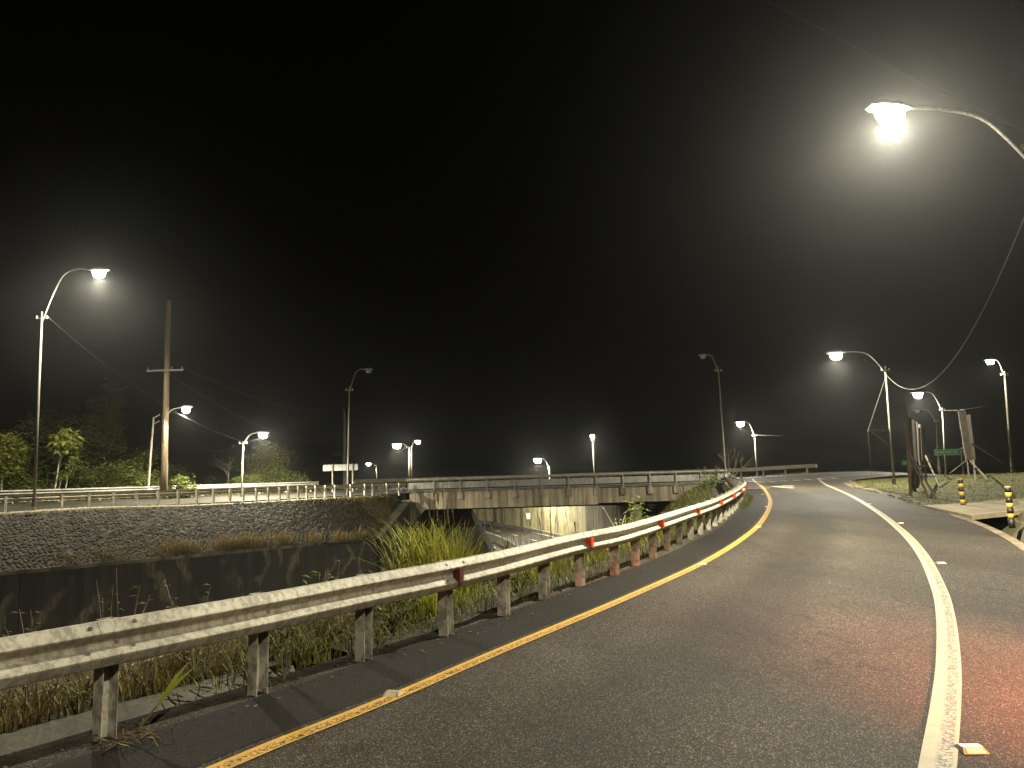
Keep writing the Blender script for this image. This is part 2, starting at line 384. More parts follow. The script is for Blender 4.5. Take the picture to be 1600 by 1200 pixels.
# ------------------------------------------------------------------ ground, highway in the cut
HC = catmull([Vector((x, y, 0)) for x, y in [(-46, -60), (-22, 0), (-11, 28), (-1.2, 52), (.3, 66), (-.5, 80), (-4, 97), (-12, 122), (-30, 160), (-80, 240), (-260, 420)]], 3)
HCA = np.array([(p.x, p.y) for p in HC])
def hw_dist(X, Y):
    best = np.full(X.shape, 1e9); side = np.zeros(X.shape)
    for (ax, ay), (bx, by) in zip(HCA, HCA[1:]):
        dx, dy = bx - ax, by - ay; t = np.clip(((X - ax) * dx + (Y - ay) * dy) / (dx * dx + dy * dy), 0, 1)
        ex, ey = X - ax - t * dx, Y - ay - t * dy; d = np.hypot(ex, ey); s = np.sign(ex * dy - ey * dx)
        k = d < best; best = np.where(k, d, best); side = np.where(k, s, side)
    return best * side                                # positive: right of travel
def coords(lo, hi, a, b, st):
    c = list(np.arange(a, b, st)); x = a; s = st
    while x > lo: s *= 1.35; x -= s; c.insert(0, x)
    x = c[-1]; s = st
    while x < hi: s *= 1.35; x += s; c.append(x)
    return np.array(c)
gx = coords(-1500, 1500, -60, 60, 1.5); gy = coords(-300, 1800, -20, 170, 1.5)
X, Y = np.meshgrid(gx, gy); D = hw_dist(X, Y)
up = np.where(D < 0, .25, -1.0)
k = np.clip((np.abs(D) - 9.4) / 8.5, 0, 1); k = k * k * (3 - 2 * k)
Z = -6.2 + (up + 6.2) * k
Z += np.where(k > .05, .12 * np.sin(X * .7) * np.cos(Y * .6), 0)
ny, nx = X.shape
gb = MB(); gb.v = [tuple(map(float, q)) for q in np.stack([X.ravel(), Y.ravel(), Z.ravel()], 1)]
gb.f = [(j * nx + i, j * nx + i + 1, (j + 1) * nx + i + 1, (j + 1) * nx + i) for j in range(ny - 1) for i in range(nx - 1)]
gb.mi = [0] * len(gb.f)
tag(gb.build('ground', 'ground', smooth=True, fix=False), 'dark grassy ground around the cut road, fading into the night', kind='structure')
hwy = ribbon_obj('highway', 'asphalt_far', HC, -8.8, 8.8, lambda x, y: -6.10)
tag(hwy, 'lower dual carriageway passing under the bridge in its cut', kind='structure')
for a in (-8.2, -1.3, 1.3, 8.2): ribbon_obj('edge_line', 'paint_plain', HC, a - .07, a + .07, lambda x, y: -6.094, hwy)
hs = arclen(HC)
for a in (-4.8, 4.8):
    d0 = 60
    while d0 < 240:
        pts = [along(HC, hs, d0 + q)[0] for q in (0, 1.5, 3)]
        ribbon_obj('lane_dash', 'paint_plain', pts, a - .07, a + .07, lambda x, y: -6.094, hwy); d0 += 9
md = root('median_barrier', (HC[20].x, HC[20].y, -6.1), 'low concrete median barrier between the carriageways under the bridge', 'barrier')
seg = [q for q in HC if -5 < q.y < 170]
for i in range(0, len(seg) - 2, 2):
    pth = [Vector((q.x, q.y, -6.1)) for q in seg[i:i + 3]]
    under(md, MB().sweep(pth, [(-.35, 0), (-.35, .12), (-.14, .45), (-.1, .85), (.1, .85), (.14, .45), (.35, .12), (.35, 0)], caps=True), 'barrier_segment', 'concrete_drain')

# ------------------------------------------------------------------ ramp road (asphalt) with markings
ys = sorted(set([-12, -8, -4] + [round(-2 + .5 * i, 2) for i in range(0, 122)]))
rb = MB(); NC = 16
for y in ys:
    xl = x_at(GPATH, y) - .22; xr_ = x_at(REDP, min(y, 58.3)) if y < 58.3 else 31
    if y > 57.6: xl = 16.2
    for c in range(NC + 1):
        x = xl + (xr_ - xl) * c / NC
        kz = max(0, min(1, (y - 48) / 10)); rb.v.append((x, y, zr(y) + kz * rise(x)))
for j in range(len(ys) - 1):
    for c in range(NC):
        if ys[j] >= 58: continue
        rb.f.append((j * (NC + 1) + c, j * (NC + 1) + c + 1, (j + 1) * (NC + 1) + c + 1, (j + 1) * (NC + 1) + c)); rb.mi.append(0)
rroad = tag(rb.build('ramp_road', 'asphalt', smooth=True, fix=False), 'dark asphalt ramp curving up to the junction', kind='structure')
_u = rroad.data.uv_layers.new(name='UVMap')
for lp in rroad.data.loops: _u.data[lp.index].uv = ((lp.vertex_index % (NC + 1)) / NC, rb.v[lp.vertex_index][1])
def zsurf(x, y):
    if y > 58: return zo(x, y)
    kz = max(0, min(1, (y - 48) / 10)); return zr(y) + kz * rise(x)
# darker asphalt shoulder beside the guardrail
ribbon_obj('shoulder', 'asphalt_dark', [p for p in catmull(YEL, .5)], -1.02, -.16, lambda x, y: zsurf(x, y) + .003, rroad)
ribbon_obj('yellow_edge_line', 'paint_yellow', catmull(YEL, .25), -.075, .075, lambda x, y: zsurf(x, y) + .008, rroad)
ribbon_obj('white_edge_line', 'paint_white', catmull(WHT, .25), -.095, .095, lambda x, y: zsurf(x, y) + .008, rroad)
# hatching by the far guardrail
for (a, b_) in [((1168, 753.5), (1190, 753.5)), ((1168, 757), (1195, 756.5)), ((1167, 760), (1199, 759.5)), ((1167, 763), (1203, 762.5))]:
    A, B = G(*a), G(*b_); ribbon_obj('hatch_stripe', 'paint_plain', [A, (A + B) / 2, B], -.22, .22, lambda x, y: zsurf(x, y) + .009, rroad)
# give-way dashes across the mouth
for x0 in range(7):
    A = Vector((18.9 + x0 * .95, 58.4, 0)); B = A + Vector((.55, .05, 0))
    ribbon_obj('give_way_dash', 'paint_plain', [A, B], -.17, .17, lambda x, y: zsurf(x, y) + .009, rroad)
    ribbon_obj('give_way_dash', 'paint_plain', [A + Vector((0, -.8, 0)), B + Vector((0, -.8, 0))], -.17, .17, lambda x, y: zsurf(x, y) + .009, rroad)
# bent arrow
ar = MB()
def flat(pts):
    ar.add([(x, y, zsurf(x, y) + .010) for x, y in pts], [tuple(range(len(pts)))])
A = G(1236, 763); ax_, ay_ = A.x, A.y
flat([(ax_, ay_), (ax_ + .32, ay_), (ax_ + .32, ay_ + 3.2), (ax_, ay_ + 3.2)])
flat([(ax_, ay_ + 3.2), (ax_ + 1.0, ay_ + 3.2), (ax_ + 1.0, ay_ + 3.9), (ax_, ay_ + 3.9)])
flat([(ax_ + 1.0, ay_ + 2.6), (ax_ + 1.6, ay_ + 3.55), (ax_ + 1.0, ay_ + 4.5)])
ar.build('turn_arrow', 'paint_plain', rroad, fix=False)

# ------------------------------------------------------------------ overpass road
def ylev(px, py, y): return at_y(px, py, y)
LR = [(0, 797, 36.5), (93, 792, 38.2), (209, 789, 40.8), (304, 786.5, 43.8), (397, 783, 47.2), (480, 779, 51), (560, 775.5, 54.6), (635, 772.5, 57.6)]
LRP = [Vector((-36, 28.5, .75))] + [at_y(px, py, y) for px, py, y in LR]
for p in LRP: p.z = .72
NEAR = catmull([Vector((-60, 10, .72)), Vector((-46, 20.5, .72))] + LRP + [Vector((0, 58.2, .72)), Vector((14, 58.2, .72)), Vector((24, 58.3, .72)), Vector((40, 59.5, .72)), Vector((75, 63, .72))], 1.0)
ov = MB(); cols = [.15, 2.2, 4.4, 6.6, 8.6]
for p, q in zip(NEAR, NEAR[1:] + [2 * NEAR[-1] - NEAR[-2]]):
    t = (q - p); t.z = 0; t.normalize(); nl = Vector((-t.y, t.x, 0))
    for a in cols:
        r_ = p + nl * a; ov.v.append((r_.x, r_.y, .72 + .04 * a + rise(r_.x) - (.006 if True else 0)))
nc = len(cols)
for j in range(len(NEAR) - 1):
    for c in range(nc - 1): ov.f.append((j * nc + c, j * nc + c + 1, (j + 1) * nc + c + 1, (j + 1) * nc + c)); ov.mi.append(0)
tag(ov.build('overpass_road', 'asphalt_far', smooth=True, fix=False), 'asphalt road crossing the bridge and bending round the left bank', kind='structure')
# fill shoulder on the far side of the overpass
fs_ = MB().sweep([Vector((p.x, p.y, 0)) for p in NEAR if p.x < -8], [(-8.6, 1.05), (-10.5, .95), (-14, .35), (-16, -.4)])
tag(fs_.build('shoulder_ground', 'slope_soil', smooth=True, fix=False), 'soil shoulder behind the left road under the bushes', kind='structure')
fs_ = MB().sweep([Vector((p.x, p.y, 0)) for p in NEAR if p.x > 15], [(-8.6, 1.05), (-10.5, .95), (-13, .2), (-18, -1.4)])
for i, v in enumerate(fs_.v): fs_.v[i] = (v[0], v[1], v[2] + rise(v[0]))
tag(fs_.build('shoulder_ground', 'bank_grass', smooth=True, fix=False), 'grassy shoulder beyond the junction road', kind='structure')

# ------------------------------------------------------------------ ramp embankment: verge, drain, slope
LEFTP = [p for p in GPATH if p.y < 57.8] + [Vector((17.5, 62, .72)), Vector((18.4, 72, .6)), Vector((19, 84, .5))]
tag(MB().sweep(LEFTP, [(-.18, -.05), (-.2, .012), (-.36, .022), (-.45, -.01), (-.52, -.05)]).build('verge', 'verge_soil', smooth=True, fix=False), 'dirty soil verge under the near guardrail', kind='structure')
dr = MB().sweep([p for p in LEFTP if p.y < 7.4], [(-.52, -.04), (-.56, -.20), (-1.06, -.22), (-1.14, -.105), (-1.28, -.10), (-1.30, -.5)], caps=False)
soil = MB().sweep([p for p in LEFTP if p.y > 7.35], [(-.5, -.02), (-.56, -.09), (-.85, -.10), (-1.1, -.06), (-1.5, -.2), (-1.8, -.5)])
npf = 6; k0 = 6; soil.add([soil.v[i] for i in range(6)] + [(soil.v[i][0], soil.v[i][1], -.9) for i in range(6)], [(i, i + 1, i + 7, i + 6) for i in range(5)])
soil.v = [(x, y, z + rnd.uniform(-.03, .03)) for x, y, z in soil.v]
tag(soil.build('soil_ledge', 'verge_soil', smooth=True, fix=False), 'dark mossy soil ledge behind the guardrail posts', kind='structure')
tag(dr.build('drain', 'concrete_drain', fix=False), 'concrete roadside drain running behind the near guardrail', kind='structure')
emb = MB(); prof = [(-1.25, -.12), (-1.7, -.22), (-2.4, -.35), (-3.4, -.95), (-4.6, -1.9), (-6.2, -3.2), (-8, -4.7), (-10, -6.3), (-11, -7)]
for p in LEFTP:
    pass
emb.sweep(LEFTP, prof)
for i, v in enumerate(emb.v):
    k_ = i % len(prof)
    if 0 < k_ < 8: emb.v[i] = (v[0], v[1], v[2] + rnd.uniform(-.08, .08) - max(0, min(.9, (v[1] - 50) * .12)) * (1 if k_ < 4 else .6))
tag(emb.build('embankment_slope', 'green_slope', smooth=True, fix=False), 'weedy slope falling from the ramp down to the highway', kind='structure')

# ------------------------------------------------------------------ left bank: retaining wall, wing wall, stone slope
WT = [(-130, 903, 29.8), (0, 893, 32), (150, 879.5, 34.6), (300, 866, 38.2), (450, 852, 43.4), (588, 839, 51)]
WTP = [at_y(*q) for q in WT]; WTP = [WTP[0] + (WTP[0] - WTP[1]) * 2.2] + WTP
wpath = catmull(WTP, .5); ws = arclen(wpath)
wroot = root('retaining_wall', (wpath[0].x, wpath[0].y, -6.2), 'long dark concrete retaining wall with pale smears below the stone slope', 'wall')
joints = [0]; d0 = 0
while d0 < ws[-1] - 3: d0 += 4.9; joints.append(min(d0, ws[-1]))
joints[-1] = ws[-1]
for a, b_ in zip(joints, joints[1:]):
    pts = [along(wpath, ws, a + (b_ - a) * t)[0] for t in (.0025, .25, .5, .75, .9975)]
    mb = MB(); 
    for p in pts: pass
    mb.sweep(pts, [(.02, 0), (.02 , -.001)])
    mb = MB(); o = 0
    for i, p in enumerate(pts):
        t = pts[min(i + 1, 4)] - pts[max(i - 1, 0)]; t.z = 0; t.normalize(); nr = Vector((t.y, -t.x, 0))
        mb.v += [tuple(p + nr * .0 + Vector((0, 0, -.16))), tuple(Vector((p.x, p.y, -6.4)) + nr * .12), tuple(Vector((p.x, p.y, -6.4)) - nr * .5), tuple(p - nr * .45 + Vector((0, 0, -.16)))]
    for i in range(4):
        for k_ in range(4): mb.f.append((i * 4 + k_, i * 4 + (k_ + 1) % 4, i * 4 + 4 + (k_ + 1) % 4, i * 4 + 4 + k_)); mb.mi.append(0)
    mb.f += [(0, 1, 2, 3), (19, 18, 17, 16)]; mb.mi += [0, 0]
    under(wroot, mb, 'wall_panel', 'wall_smeared')
under(wroot, MB().sweep(wpath, [(.05, 0), (.05, -.17), (-.48, -.17), (-.48, 0.01)], closed=True, caps=True), 'coping', 'concrete_coping')
# wing wall up to the bridge
c0 = wpath[-1]; c1 = at_y(636, 781, 57.7)
wing = root('wing_wall', (c0.x, c0.y, -6.2), 'dark wing wall with a sloping pale coping beside the bridge', 'wall')
tdir = Vector((c1.x - c0.x, c1.y - c0.y, 0)).normalized(); nr = Vector((tdir.y, -tdir.x, 0))
mb = MB(); vs_ = []
for p in (c0, c1):
    for a in (.25, -.45): vs_ += [p + nr * a + Vector((0, 0, -.12)), Vector((p.x, p.y, -6.4)) + nr * a]
mb.add(vs_, [(0, 1, 5, 4), (2, 6, 7, 3), (0, 4, 6, 2), (0, 2, 3, 1), (4, 5, 7, 6), (1, 3, 7, 5)])
under(wing, mb, 'wall_face', 'concrete_dark')
mb = MB(); vs_ = []
for p in (c0 - tdir * .15, c1):
    for a in (.36, -.62): vs_ += [p + nr * a, p + nr * a + Vector((0, 0, -.13))]
mb.add(vs_, [(0, 1, 5, 4), (2, 6, 7, 3), (0, 4, 6, 2), (0, 2, 3, 1), (4, 5, 7, 6), (1, 3, 7, 5)])
under(wing, mb, 'coping', 'concrete_coping')

# stone-pitched slope: foot on the wall coping, head at the road edge
heads = [(-130, 808, 33.4), (0, 802, 35.6), (150, 793, 38.2), (300, 789.5, 42.6), (450, 782, 48), (560, 776, 53), (618, 774, 56.6)]
HDP = [at_y(*q) for q in heads]; HDP = [HDP[0] + (HDP[0] - HDP[1]) * 2.2] + HDP
hpath = catmull(HDP, .5); hps = arclen(hpath)
fpts = WTP + [c1 + Vector((-.6, .1, -.3))]
fpath = catmull(fpts, .5); fps = arclen(fpath)
def slope_pt(u, v):                # u along 0..1, v 0 foot .. 1 head
    a, _ = along(fpath, fps, u * fps[-1]); b_, _ = along(hpath, hps, u * hps[-1])
    p = a.lerp(b_, v); p.z += .10 * math.sin(v * math.pi); return p
sb = MB(); NU, NV = 90, 8
for i in range(NU + 1):
    for j in range(NV + 1):
        p = slope_pt(i / NU, j / NV); sb.v.append((p.x, p.y, p.z - .05 + rnd.uniform(-.03, .03)))
for i in range(NU):
    for j in range(NV): sb.f.append((i * (NV + 1) + j, (i + 1) * (NV + 1) + j, (i + 1) * (NV + 1) + j + 1, i * (NV + 1) + j + 1)); sb.mi.append(0 if i / NU < .86 else 1)
slp = tag(sb.build('bank_slope', ['slope_soil', 'dry_soil'], smooth=True, fix=False), 'stone pitched bank slope above the dark retaining wall', kind='structure')
# rubble stones
stn = MB(); base_v = [Vector((math.cos(a) * math.cos(e), math.sin(a) * math.cos(e), math.sin(e))) for e in (-.2, .55) for a in [i * math.pi / 3 + (e > 0) * .5 for i in range(6)]] + [Vector((0, 0, 1))]
sf = [(i, (i + 1) % 6, 6 + i) for i in range(6)] + [((i + 1) % 6, 6 + (i + 1) % 6, 6 + i) for i in range(6)] + [(6 + i, 6 + (i + 1) % 6, 12) for i in range(6)]
ul = fps[-1] * .5 + hps[-1] * .5
row = 0; v_ = .015
while v_ < .985:
    u_ = .10 + rnd.random() * .004
    while u_ < .88:
        if not (u_ > .80 and rnd.random() < (u_ - .80) * 9):
            p = slope_pt(u_, min(.985, max(.01, v_ + rnd.uniform(-.012, .012)))); s_ = rnd.uniform(.06, .112); sx, sy, sz = s_ * rnd.uniform(.9, 1.45), s_ * rnd.uniform(.7, 1.05), s_ * rnd.uniform(.55, .95)
            q = rnd.uniform(-.5, .5); cq, sq = math.cos(q + .9), math.sin(q + .9)
            stn.add([(p.x + cq * b.x * sx - sq * b.y * sy, p.y + sq * b.x * sx + cq * b.y * sy, p.z - .02 + b.z * sz + b.y * sy * .5 + rnd.uniform(-.008, .008)) for b in base_v], sf)
        u_ += rnd.uniform(.15, .235) / ul
    v_ += .031
so = stn.build('stone_pitching', 'stone', fix=False)
tag(so, 'rough rubble stones packed over the bank slope', 'stones', kind='stuff')
# concrete strip at the head of the slope
ks = MB().sweep([p for p in hpath if p.x < -17], [(.26, -.34), (.18, -.02), (.12, .014), (-.75, .03), (-.75, -.2)])
tag(ks.build('kerb_strip', 'concrete_slab', fix=False), 'pale concrete edging strip at the head of the stone slope', kind='structure')
fl = MB().sweep([p for p in hpath], [(.02, -.12), (-.6, -.03), (-1.4, -.0), (-2.2, .0)])
tag(fl.build('roadside_strip', 'dry_soil', smooth=True, fix=False), 'dry bare soil between the slope head and the left guardrail', kind='structure')

# ------------------------------------------------------------------ guardrails
WPROF = [(.0, .312), (.022, .310), (.034, .304), (.080, .250), (.086, .238), (.080, .226), (.014, .176), (.005, .164), (.005, .148), (.014, .136), (.080, .092), (.086, .080), (.080, .066), (.034, .010), (.022, .003), (0, 0)]
def c_post(wd=.125, fl=.075, lip=.022, th=.006, h=1.0, flip=False):
    # C section: web faces -x (towards oncoming view), flanges run +x
    D_ = .11; pts = [(0, -wd / 2), (th, -wd / 2), (th, wd / 2 - th), (D_ - th, wd / 2 - th), (D_ - th, -wd / 2), (D_, -wd / 2), (D_, wd / 2), (0, wd / 2)]
    if flip: pts = [(x, -y) for x, y in pts][::-1]
    mb = MB(); n_ = len(pts); mb.v = [(x, y, 0) for x, y in pts] + [(x, y, h) for x, y in pts]
    mb.f = [(i, (i + 1) % n_, (i + 1) % n_ + n_, i + n_) for i in range(n_)] + [tuple(range(n_, 2 * n_))]
    mb.mi = [0] * len(mb.f); return mb
def guardrail(name, path, label, cat, spacing, first, side, mat='galvanised', post_mat='galvanised_post', top=.83, holes=False, refl=(), post_face=1, group=None, joint_every=3, posts_at=None, ppost=None):
    s = arclen(path); R = root(name, path[0], label, cat, group)
    me_post = c_post(h=top - .02 + .12, flip=side < 0).mesh('post', post_mat)
    me_block = MB().box((0, 0, 0), (.10, .10, .22)).mesh('spacer', 'galvanised_dull')
    me_bolt = MB().tube([(0, 0, 0), (.014, 0, 0)], [.017, .014], 6).mesh('bolt', 'bolt_steel')
    me_slot = MB().tube([(0, 0, 0), (.004, 0, 0)], [.016, .016], 8).mesh('bolt_slot', 'dark_steel')
    ds = posts_at if posts_at else []
    if not ds:
        d = first
        while d < s[-1]: ds.append(d); d += spacing
    loc0 = Vector(path[0])
    def put(nm, me, p, ang, tilt=0):
        o = link(nm, me, R); o.location = p - loc0; o.rotation_euler = (0, tilt, ang); return o
    for i, d in enumerate(ds):
        p, t = along(path, s, d); t.z = 0; t.normalize(); nr = Vector((t.y, -t.x, 0)) * side; ang = math.atan2(t.y, t.x)
        o = put('post', me_post, p - nr * .135 + Vector((0, 0, -.12)), ang + rnd.uniform(-.03, .03)); o.rotation_euler.x = rnd.uniform(-.015, .015)
        put('spacer', me_block, p - nr * .052 + t * .056 + Vector((0, 0, top - .156)), ang)
        if holes:
            put('bolt', me_bolt, p + t * .04 + nr * .006 + Vector((0, 0, top - .156)), math.atan2(nr.y, nr.x))
    js = [0] + [d + .06 for i, d in enumerate(ds) if i % joint_every == 0] + [s[-1]]
    js = sorted(set(js))
    for k_, (a, b_) in enumerate(zip(js, js[1:])):
        if b_ - a < .05: continue
        n_ = max(2, int((b_ - a) / .35)); off = .0035 * (k_ % 2)
        pts = [along(path, s, a - (.16 if k_ else 0) + (b_ - a + (.16 if k_ else 0)) * q / n_)[0] for q in range(n_ + 1)]
        prof = [((x + off) * side, z + top - .312) for x, z in WPROF] + [((x + off - .004) * side, z + top - .312) for x, z in WPROF[::-1]]
        under(R, MB().sweep(pts, prof, closed=True, caps=True), 'rail_beam', mat, smooth=False)
        if holes and k_:
            for dd in (-.17, .13):
                p, t = along(path, s, a + dd - .05); t.z = 0; t.normalize(); nr = Vector((t.y, -t.x, 0)) * side; ang = math.atan2(nr.y, nr.x)
                for hz in (.279, .116):
                    o = put('bolt_slot', me_slot, p + nr * (.0585 if hz > .2 else .0485) + Vector((0, 0, top - .312 + hz)), ang, -.82)
    if refl:
        for k_, d in enumerate(refl):
            p, t = along(path, s, d); t.z = 0; t.normalize(); nr = Vector((t.y, -t.x, 0)) * side
            c = p + nr * .03 + Vector((0, 0, top - .156))
            mb = MB(); a = .055; h = .075
            q = [c - t * .02 + nr * .0 + Vector((0, 0, h * .55)), c - t * .02 + Vector((0, 0, -h * .55)), c - t * .05 + nr * .11 + Vector((0, 0, -h)), c - t * .05 + nr * .11 + Vector((0, 0, h))]
            q2 = [v + t * .07 for v in q]
            mb.add(q + q2, [(0, 1, 2, 3), (7, 6, 5, 4), (0, 4, 5, 1), (1, 5, 6, 2), (2, 6, 7, 3), (3, 7, 4, 0)])
            under(R, mb, 'delineator', 'reflector_unlit' if k_ == 0 else 'reflector_glow')
    return R, s, ds
s_g = arclen(GPATH)
def s_near(path, s, p): return s[min(range(len(path)), key=lambda i: (path[i] - p).length)]
pa = [s_near(GPATH, s_g, G(*p)) for p in POSTPX[:9]]
spac = (pa[6] - pa[0]) / 6
print('near guardrail post spacing', round(spac, 3), [round(b - a, 2) for a, b in zip(pa, pa[1:])])
first = pa[0] % spac
j0 = round((pa[0] - first) / spac)
# joints fall on the photographed post and every third after it
while (j0 % 3) != 0: first += spac; j0 -= 1
refs = [pa[3] + .02 + i * spac * 3 for i in range(12)]
refs = [r_ for r_ in refs if r_ < s_g[-1] - 4]
NEAR_RAIL, _, near_ds = guardrail('guardrail', GPATH, 'long W-beam guardrail with red orange delineators curving along the ramp verge', 'guardrail', spac, first, 1, holes=True, refl=refs)

# left guardrail along the upper road (seen from behind, posts towards the cut)
lpath = [p.copy() for p in catmull([Vector((-46, 20.6, .72))] + LRP, .7)]
for p in lpath: p.z = .70
ls = arclen(lpath)
pxs = [-60, -20, 5, 52, 93.5, 135, 173, 209, 243, 275, 304, 330, 355, 377, 398, 416, 433, 448, 462, 476, 490, 505, 521, 545, 568, 581, 602, 622]
def s_px(px):
    best = None
    for q, p in zip(ls, lpath):
        v = p - CAM; xx = v.dot(RGT) / v.dot(FWD) * FPX + 800
        if best is None or abs(xx - px) < best[0]: best = (abs(xx - px), q)
    return best[1]
lfine = catmull(lpath, .1); 
lpath = lfine; ls = arclen(lpath)
guardrail('guardrail', lpath, 'guardrail with pale posts along the upper road above the stone slope', 'guardrail', 2, 0, -1, mat='galvanised', post_mat='galvanised_post', top=.84, posts_at=[s_px(q) for q in pxs], joint_every=2)
# far guardrail behind the overpass
farp = [Vector((p.x, p.y, 0)) for p in NEAR]
fr = []
for i, p in enumerate(NEAR):
    t = NEAR[min(i + 1, len(NEAR) - 1)] - NEAR[max(i - 1, 0)]; t.z = 0; t.normalize(); q = p + Vector((-t.y, t.x, 0)) * 7.6
    q.z = .72 + .3 + rise(q.x); fr.append(q)
frp = [q for q in fr if -14.5 < q.x < 27.4]
R_far, _, _ = guardrail('guardrail', frp, 'guardrail with rounded end beyond the junction on the far side of the bridge road', 'guardrail', 2.0, .4, 1, top=.85)
e = frp[-1]; t = (frp[-1] - frp[-2]); t.z = 0; t.normalize()
mb = MB()
for hz in (0,):
    ring = []
    for i in range(9):
        a = math.pi * i / 8; q = e + t * (.30 * math.sin(a)) + Vector((t.y, -t.x, 0)) * (.06 - .16 + .16 * math.cos(a))
        ring.append(q)
    for q in ring: mb.v += [(q.x, q.y, q.z + .54), (q.x, q.y, q.z + .85)]
    mb.f = [(2 * i, 2 * i + 2, 2 * i + 3, 2 * i + 1) for i in range(8)]; mb.mi = [0] * 8
under(R_far, mb, 'end_terminal', 'galvanised', smooth=True)
# left road far-side guardrail
frl = [q for q in fr if -44 < q.x < -14.9]
guardrail('guardrail', frl, 'guardrail on the bushy far side of the upper left road', 'guardrail', 2.4, .8, 1, top=.80, mat='galvanised_dull')

# ------------------------------------------------------------------ bridge
BY = 57.9
br = root('bridge', (3, BY, -6.2), 'stained concrete road bridge spanning the lower highway', 'bridge')
def bx(px): return (px - 800) / FPX * BY
zt, zb_ = .70, -.60
edges = [640, 649, 672, 700, 712, 725, 752, 778, 793, 804, 832, 846, 858, 884, 897, 911, 935.2]
def fasc(px0, px1, yoff, zb0, zb1):
    x0, x1 = at_y(px0, 770, BY).x + .012, at_y(px1, 770, BY).x - .012
    mb = MB().prism([(x0, zt), (x1, zt), (x1, zb1), (x0, zb0)], BY + yoff, BY + yoff + .34); under(br, mb, 'fascia_panel', 'concrete_tan')
for a, b_ in zip(edges, edges[1:]): fasc(a, b_, rnd.uniform(0, .012), zb_, zb_)
e2 = [935.2, 958, 967, 985, 1010, 1027, 1047, 1058, 1068]
for a, b_ in zip(e2, e2[1:]): fasc(a, b_, .10 + rnd.uniform(0, .012), zb_ + .10, zb_ + .10)
xl0 = at_y(640, 780, BY).x
under(br, MB().prism([(xl0, zb_ - .001), (at_y(664, 780, BY).x, zb_ - .001), (at_y(644, 780, BY).x, -1.62), (xl0, -1.85)], BY + .02, BY + .9), 'corbel', 'concrete_tan')
xr0 = at_y(1068, 760, BY).x; xr1 = at_y(1092, 760, BY).x
under(br, MB().prism([(xr0 + .01, zt), (xr1, zt), (at_y(1083, 760, BY).x, -1.1), (xr0 + .01, zb_ + .1)], BY + .05, BY + .9), 'corbel', 'concrete_tan')
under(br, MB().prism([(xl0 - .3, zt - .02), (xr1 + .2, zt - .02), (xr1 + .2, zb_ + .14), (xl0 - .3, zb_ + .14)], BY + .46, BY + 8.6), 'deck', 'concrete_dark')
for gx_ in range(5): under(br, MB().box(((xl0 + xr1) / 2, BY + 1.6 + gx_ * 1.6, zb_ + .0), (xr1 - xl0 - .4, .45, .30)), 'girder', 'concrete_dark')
under(br, MB().prism([(xl0, zt), (xr1, zt), (xr1, zb_), (xl0, zb_)], BY + 8.62, BY + 8.9), 'fascia_panel', 'concrete_tan')
# kerb along the deck edge
under(br, MB().box(((xl0 + xr1) / 2, BY + .2, zt + .055), (xr1 - xl0 + .3, .44, .11)), 'kerb', 'concrete_coping')
# left abutment with battered face
aL = root('abutment', (-6.5, 62, -6.2), 'dark battered abutment wall under the west end of the bridge', 'abutment')
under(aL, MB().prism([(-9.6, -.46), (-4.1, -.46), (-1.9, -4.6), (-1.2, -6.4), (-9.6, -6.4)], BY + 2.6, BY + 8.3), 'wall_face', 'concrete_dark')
under(aL, MB().prism([(-9.6, -.5), (-8.05, -.5), (-7.6, -6.4), (-9.6, -6.4)], BY + .7, BY + 2.59), 'return_wall', 'concrete_dark')
# bearing pads on the girder and pilaster under each railing post
rail_px = [678, 719, 761, 804, 847, 889, 932, 974, 1016, 1057, 1096, 1134]
brl = root('bridge_railing', (bx(678), BY, zt), 'grey steel bridge railing with slim posts along the bridge edge', 'railing')
for q in rail_px:
    x = at_y(q, 765, BY).x
    mb = MB().box((x, BY - .06, zt + .50), (.075, .09, 1.06)); po = under(brl, mb, 'post', 'galvanised_dull')
    under(brl, MB().box((x, BY - .05, zt - .02), (.26, .18, .06)), 'base_plate', 'galvanised_dull')
    if q < 1060: under(br, MB().box((x, BY - .02, zt - .32), (.42, .10, .55)), 'pilaster', 'concrete_tan')
xa, xb = at_y(640, 765, BY).x - .2, at_y(1138, 760, BY).x
under(brl, MB().tube([(xa, BY, zt + 1.02), (xb, BY, zt + 1.02)], .045, 8), 'top_rail', 'galvanised')
nseg = 8
for i in range(nseg):
    x0, x1 = xa + (xb - xa) * i / nseg, xa + (xb - xa) * (i + 1) / nseg
    under(brl, MB().box(((x0 + x1) / 2, BY + .09, zt + .54), (x1 - x0 - .015, .03, .48)), 'rail_panel', 'galvanised_dull')
under(brl, MB().tube([(xa, BY - .02, zt + .17), (xb, BY - .02, zt + .17)], .022, 6), 'bottom_rail', 'galvanised_dull')
under(brl, MB().beam((xa, BY, zt + 1.0), (xa - .5, BY - .2, zt + .1), .05, .05), 'brace', 'galvanised_dull')

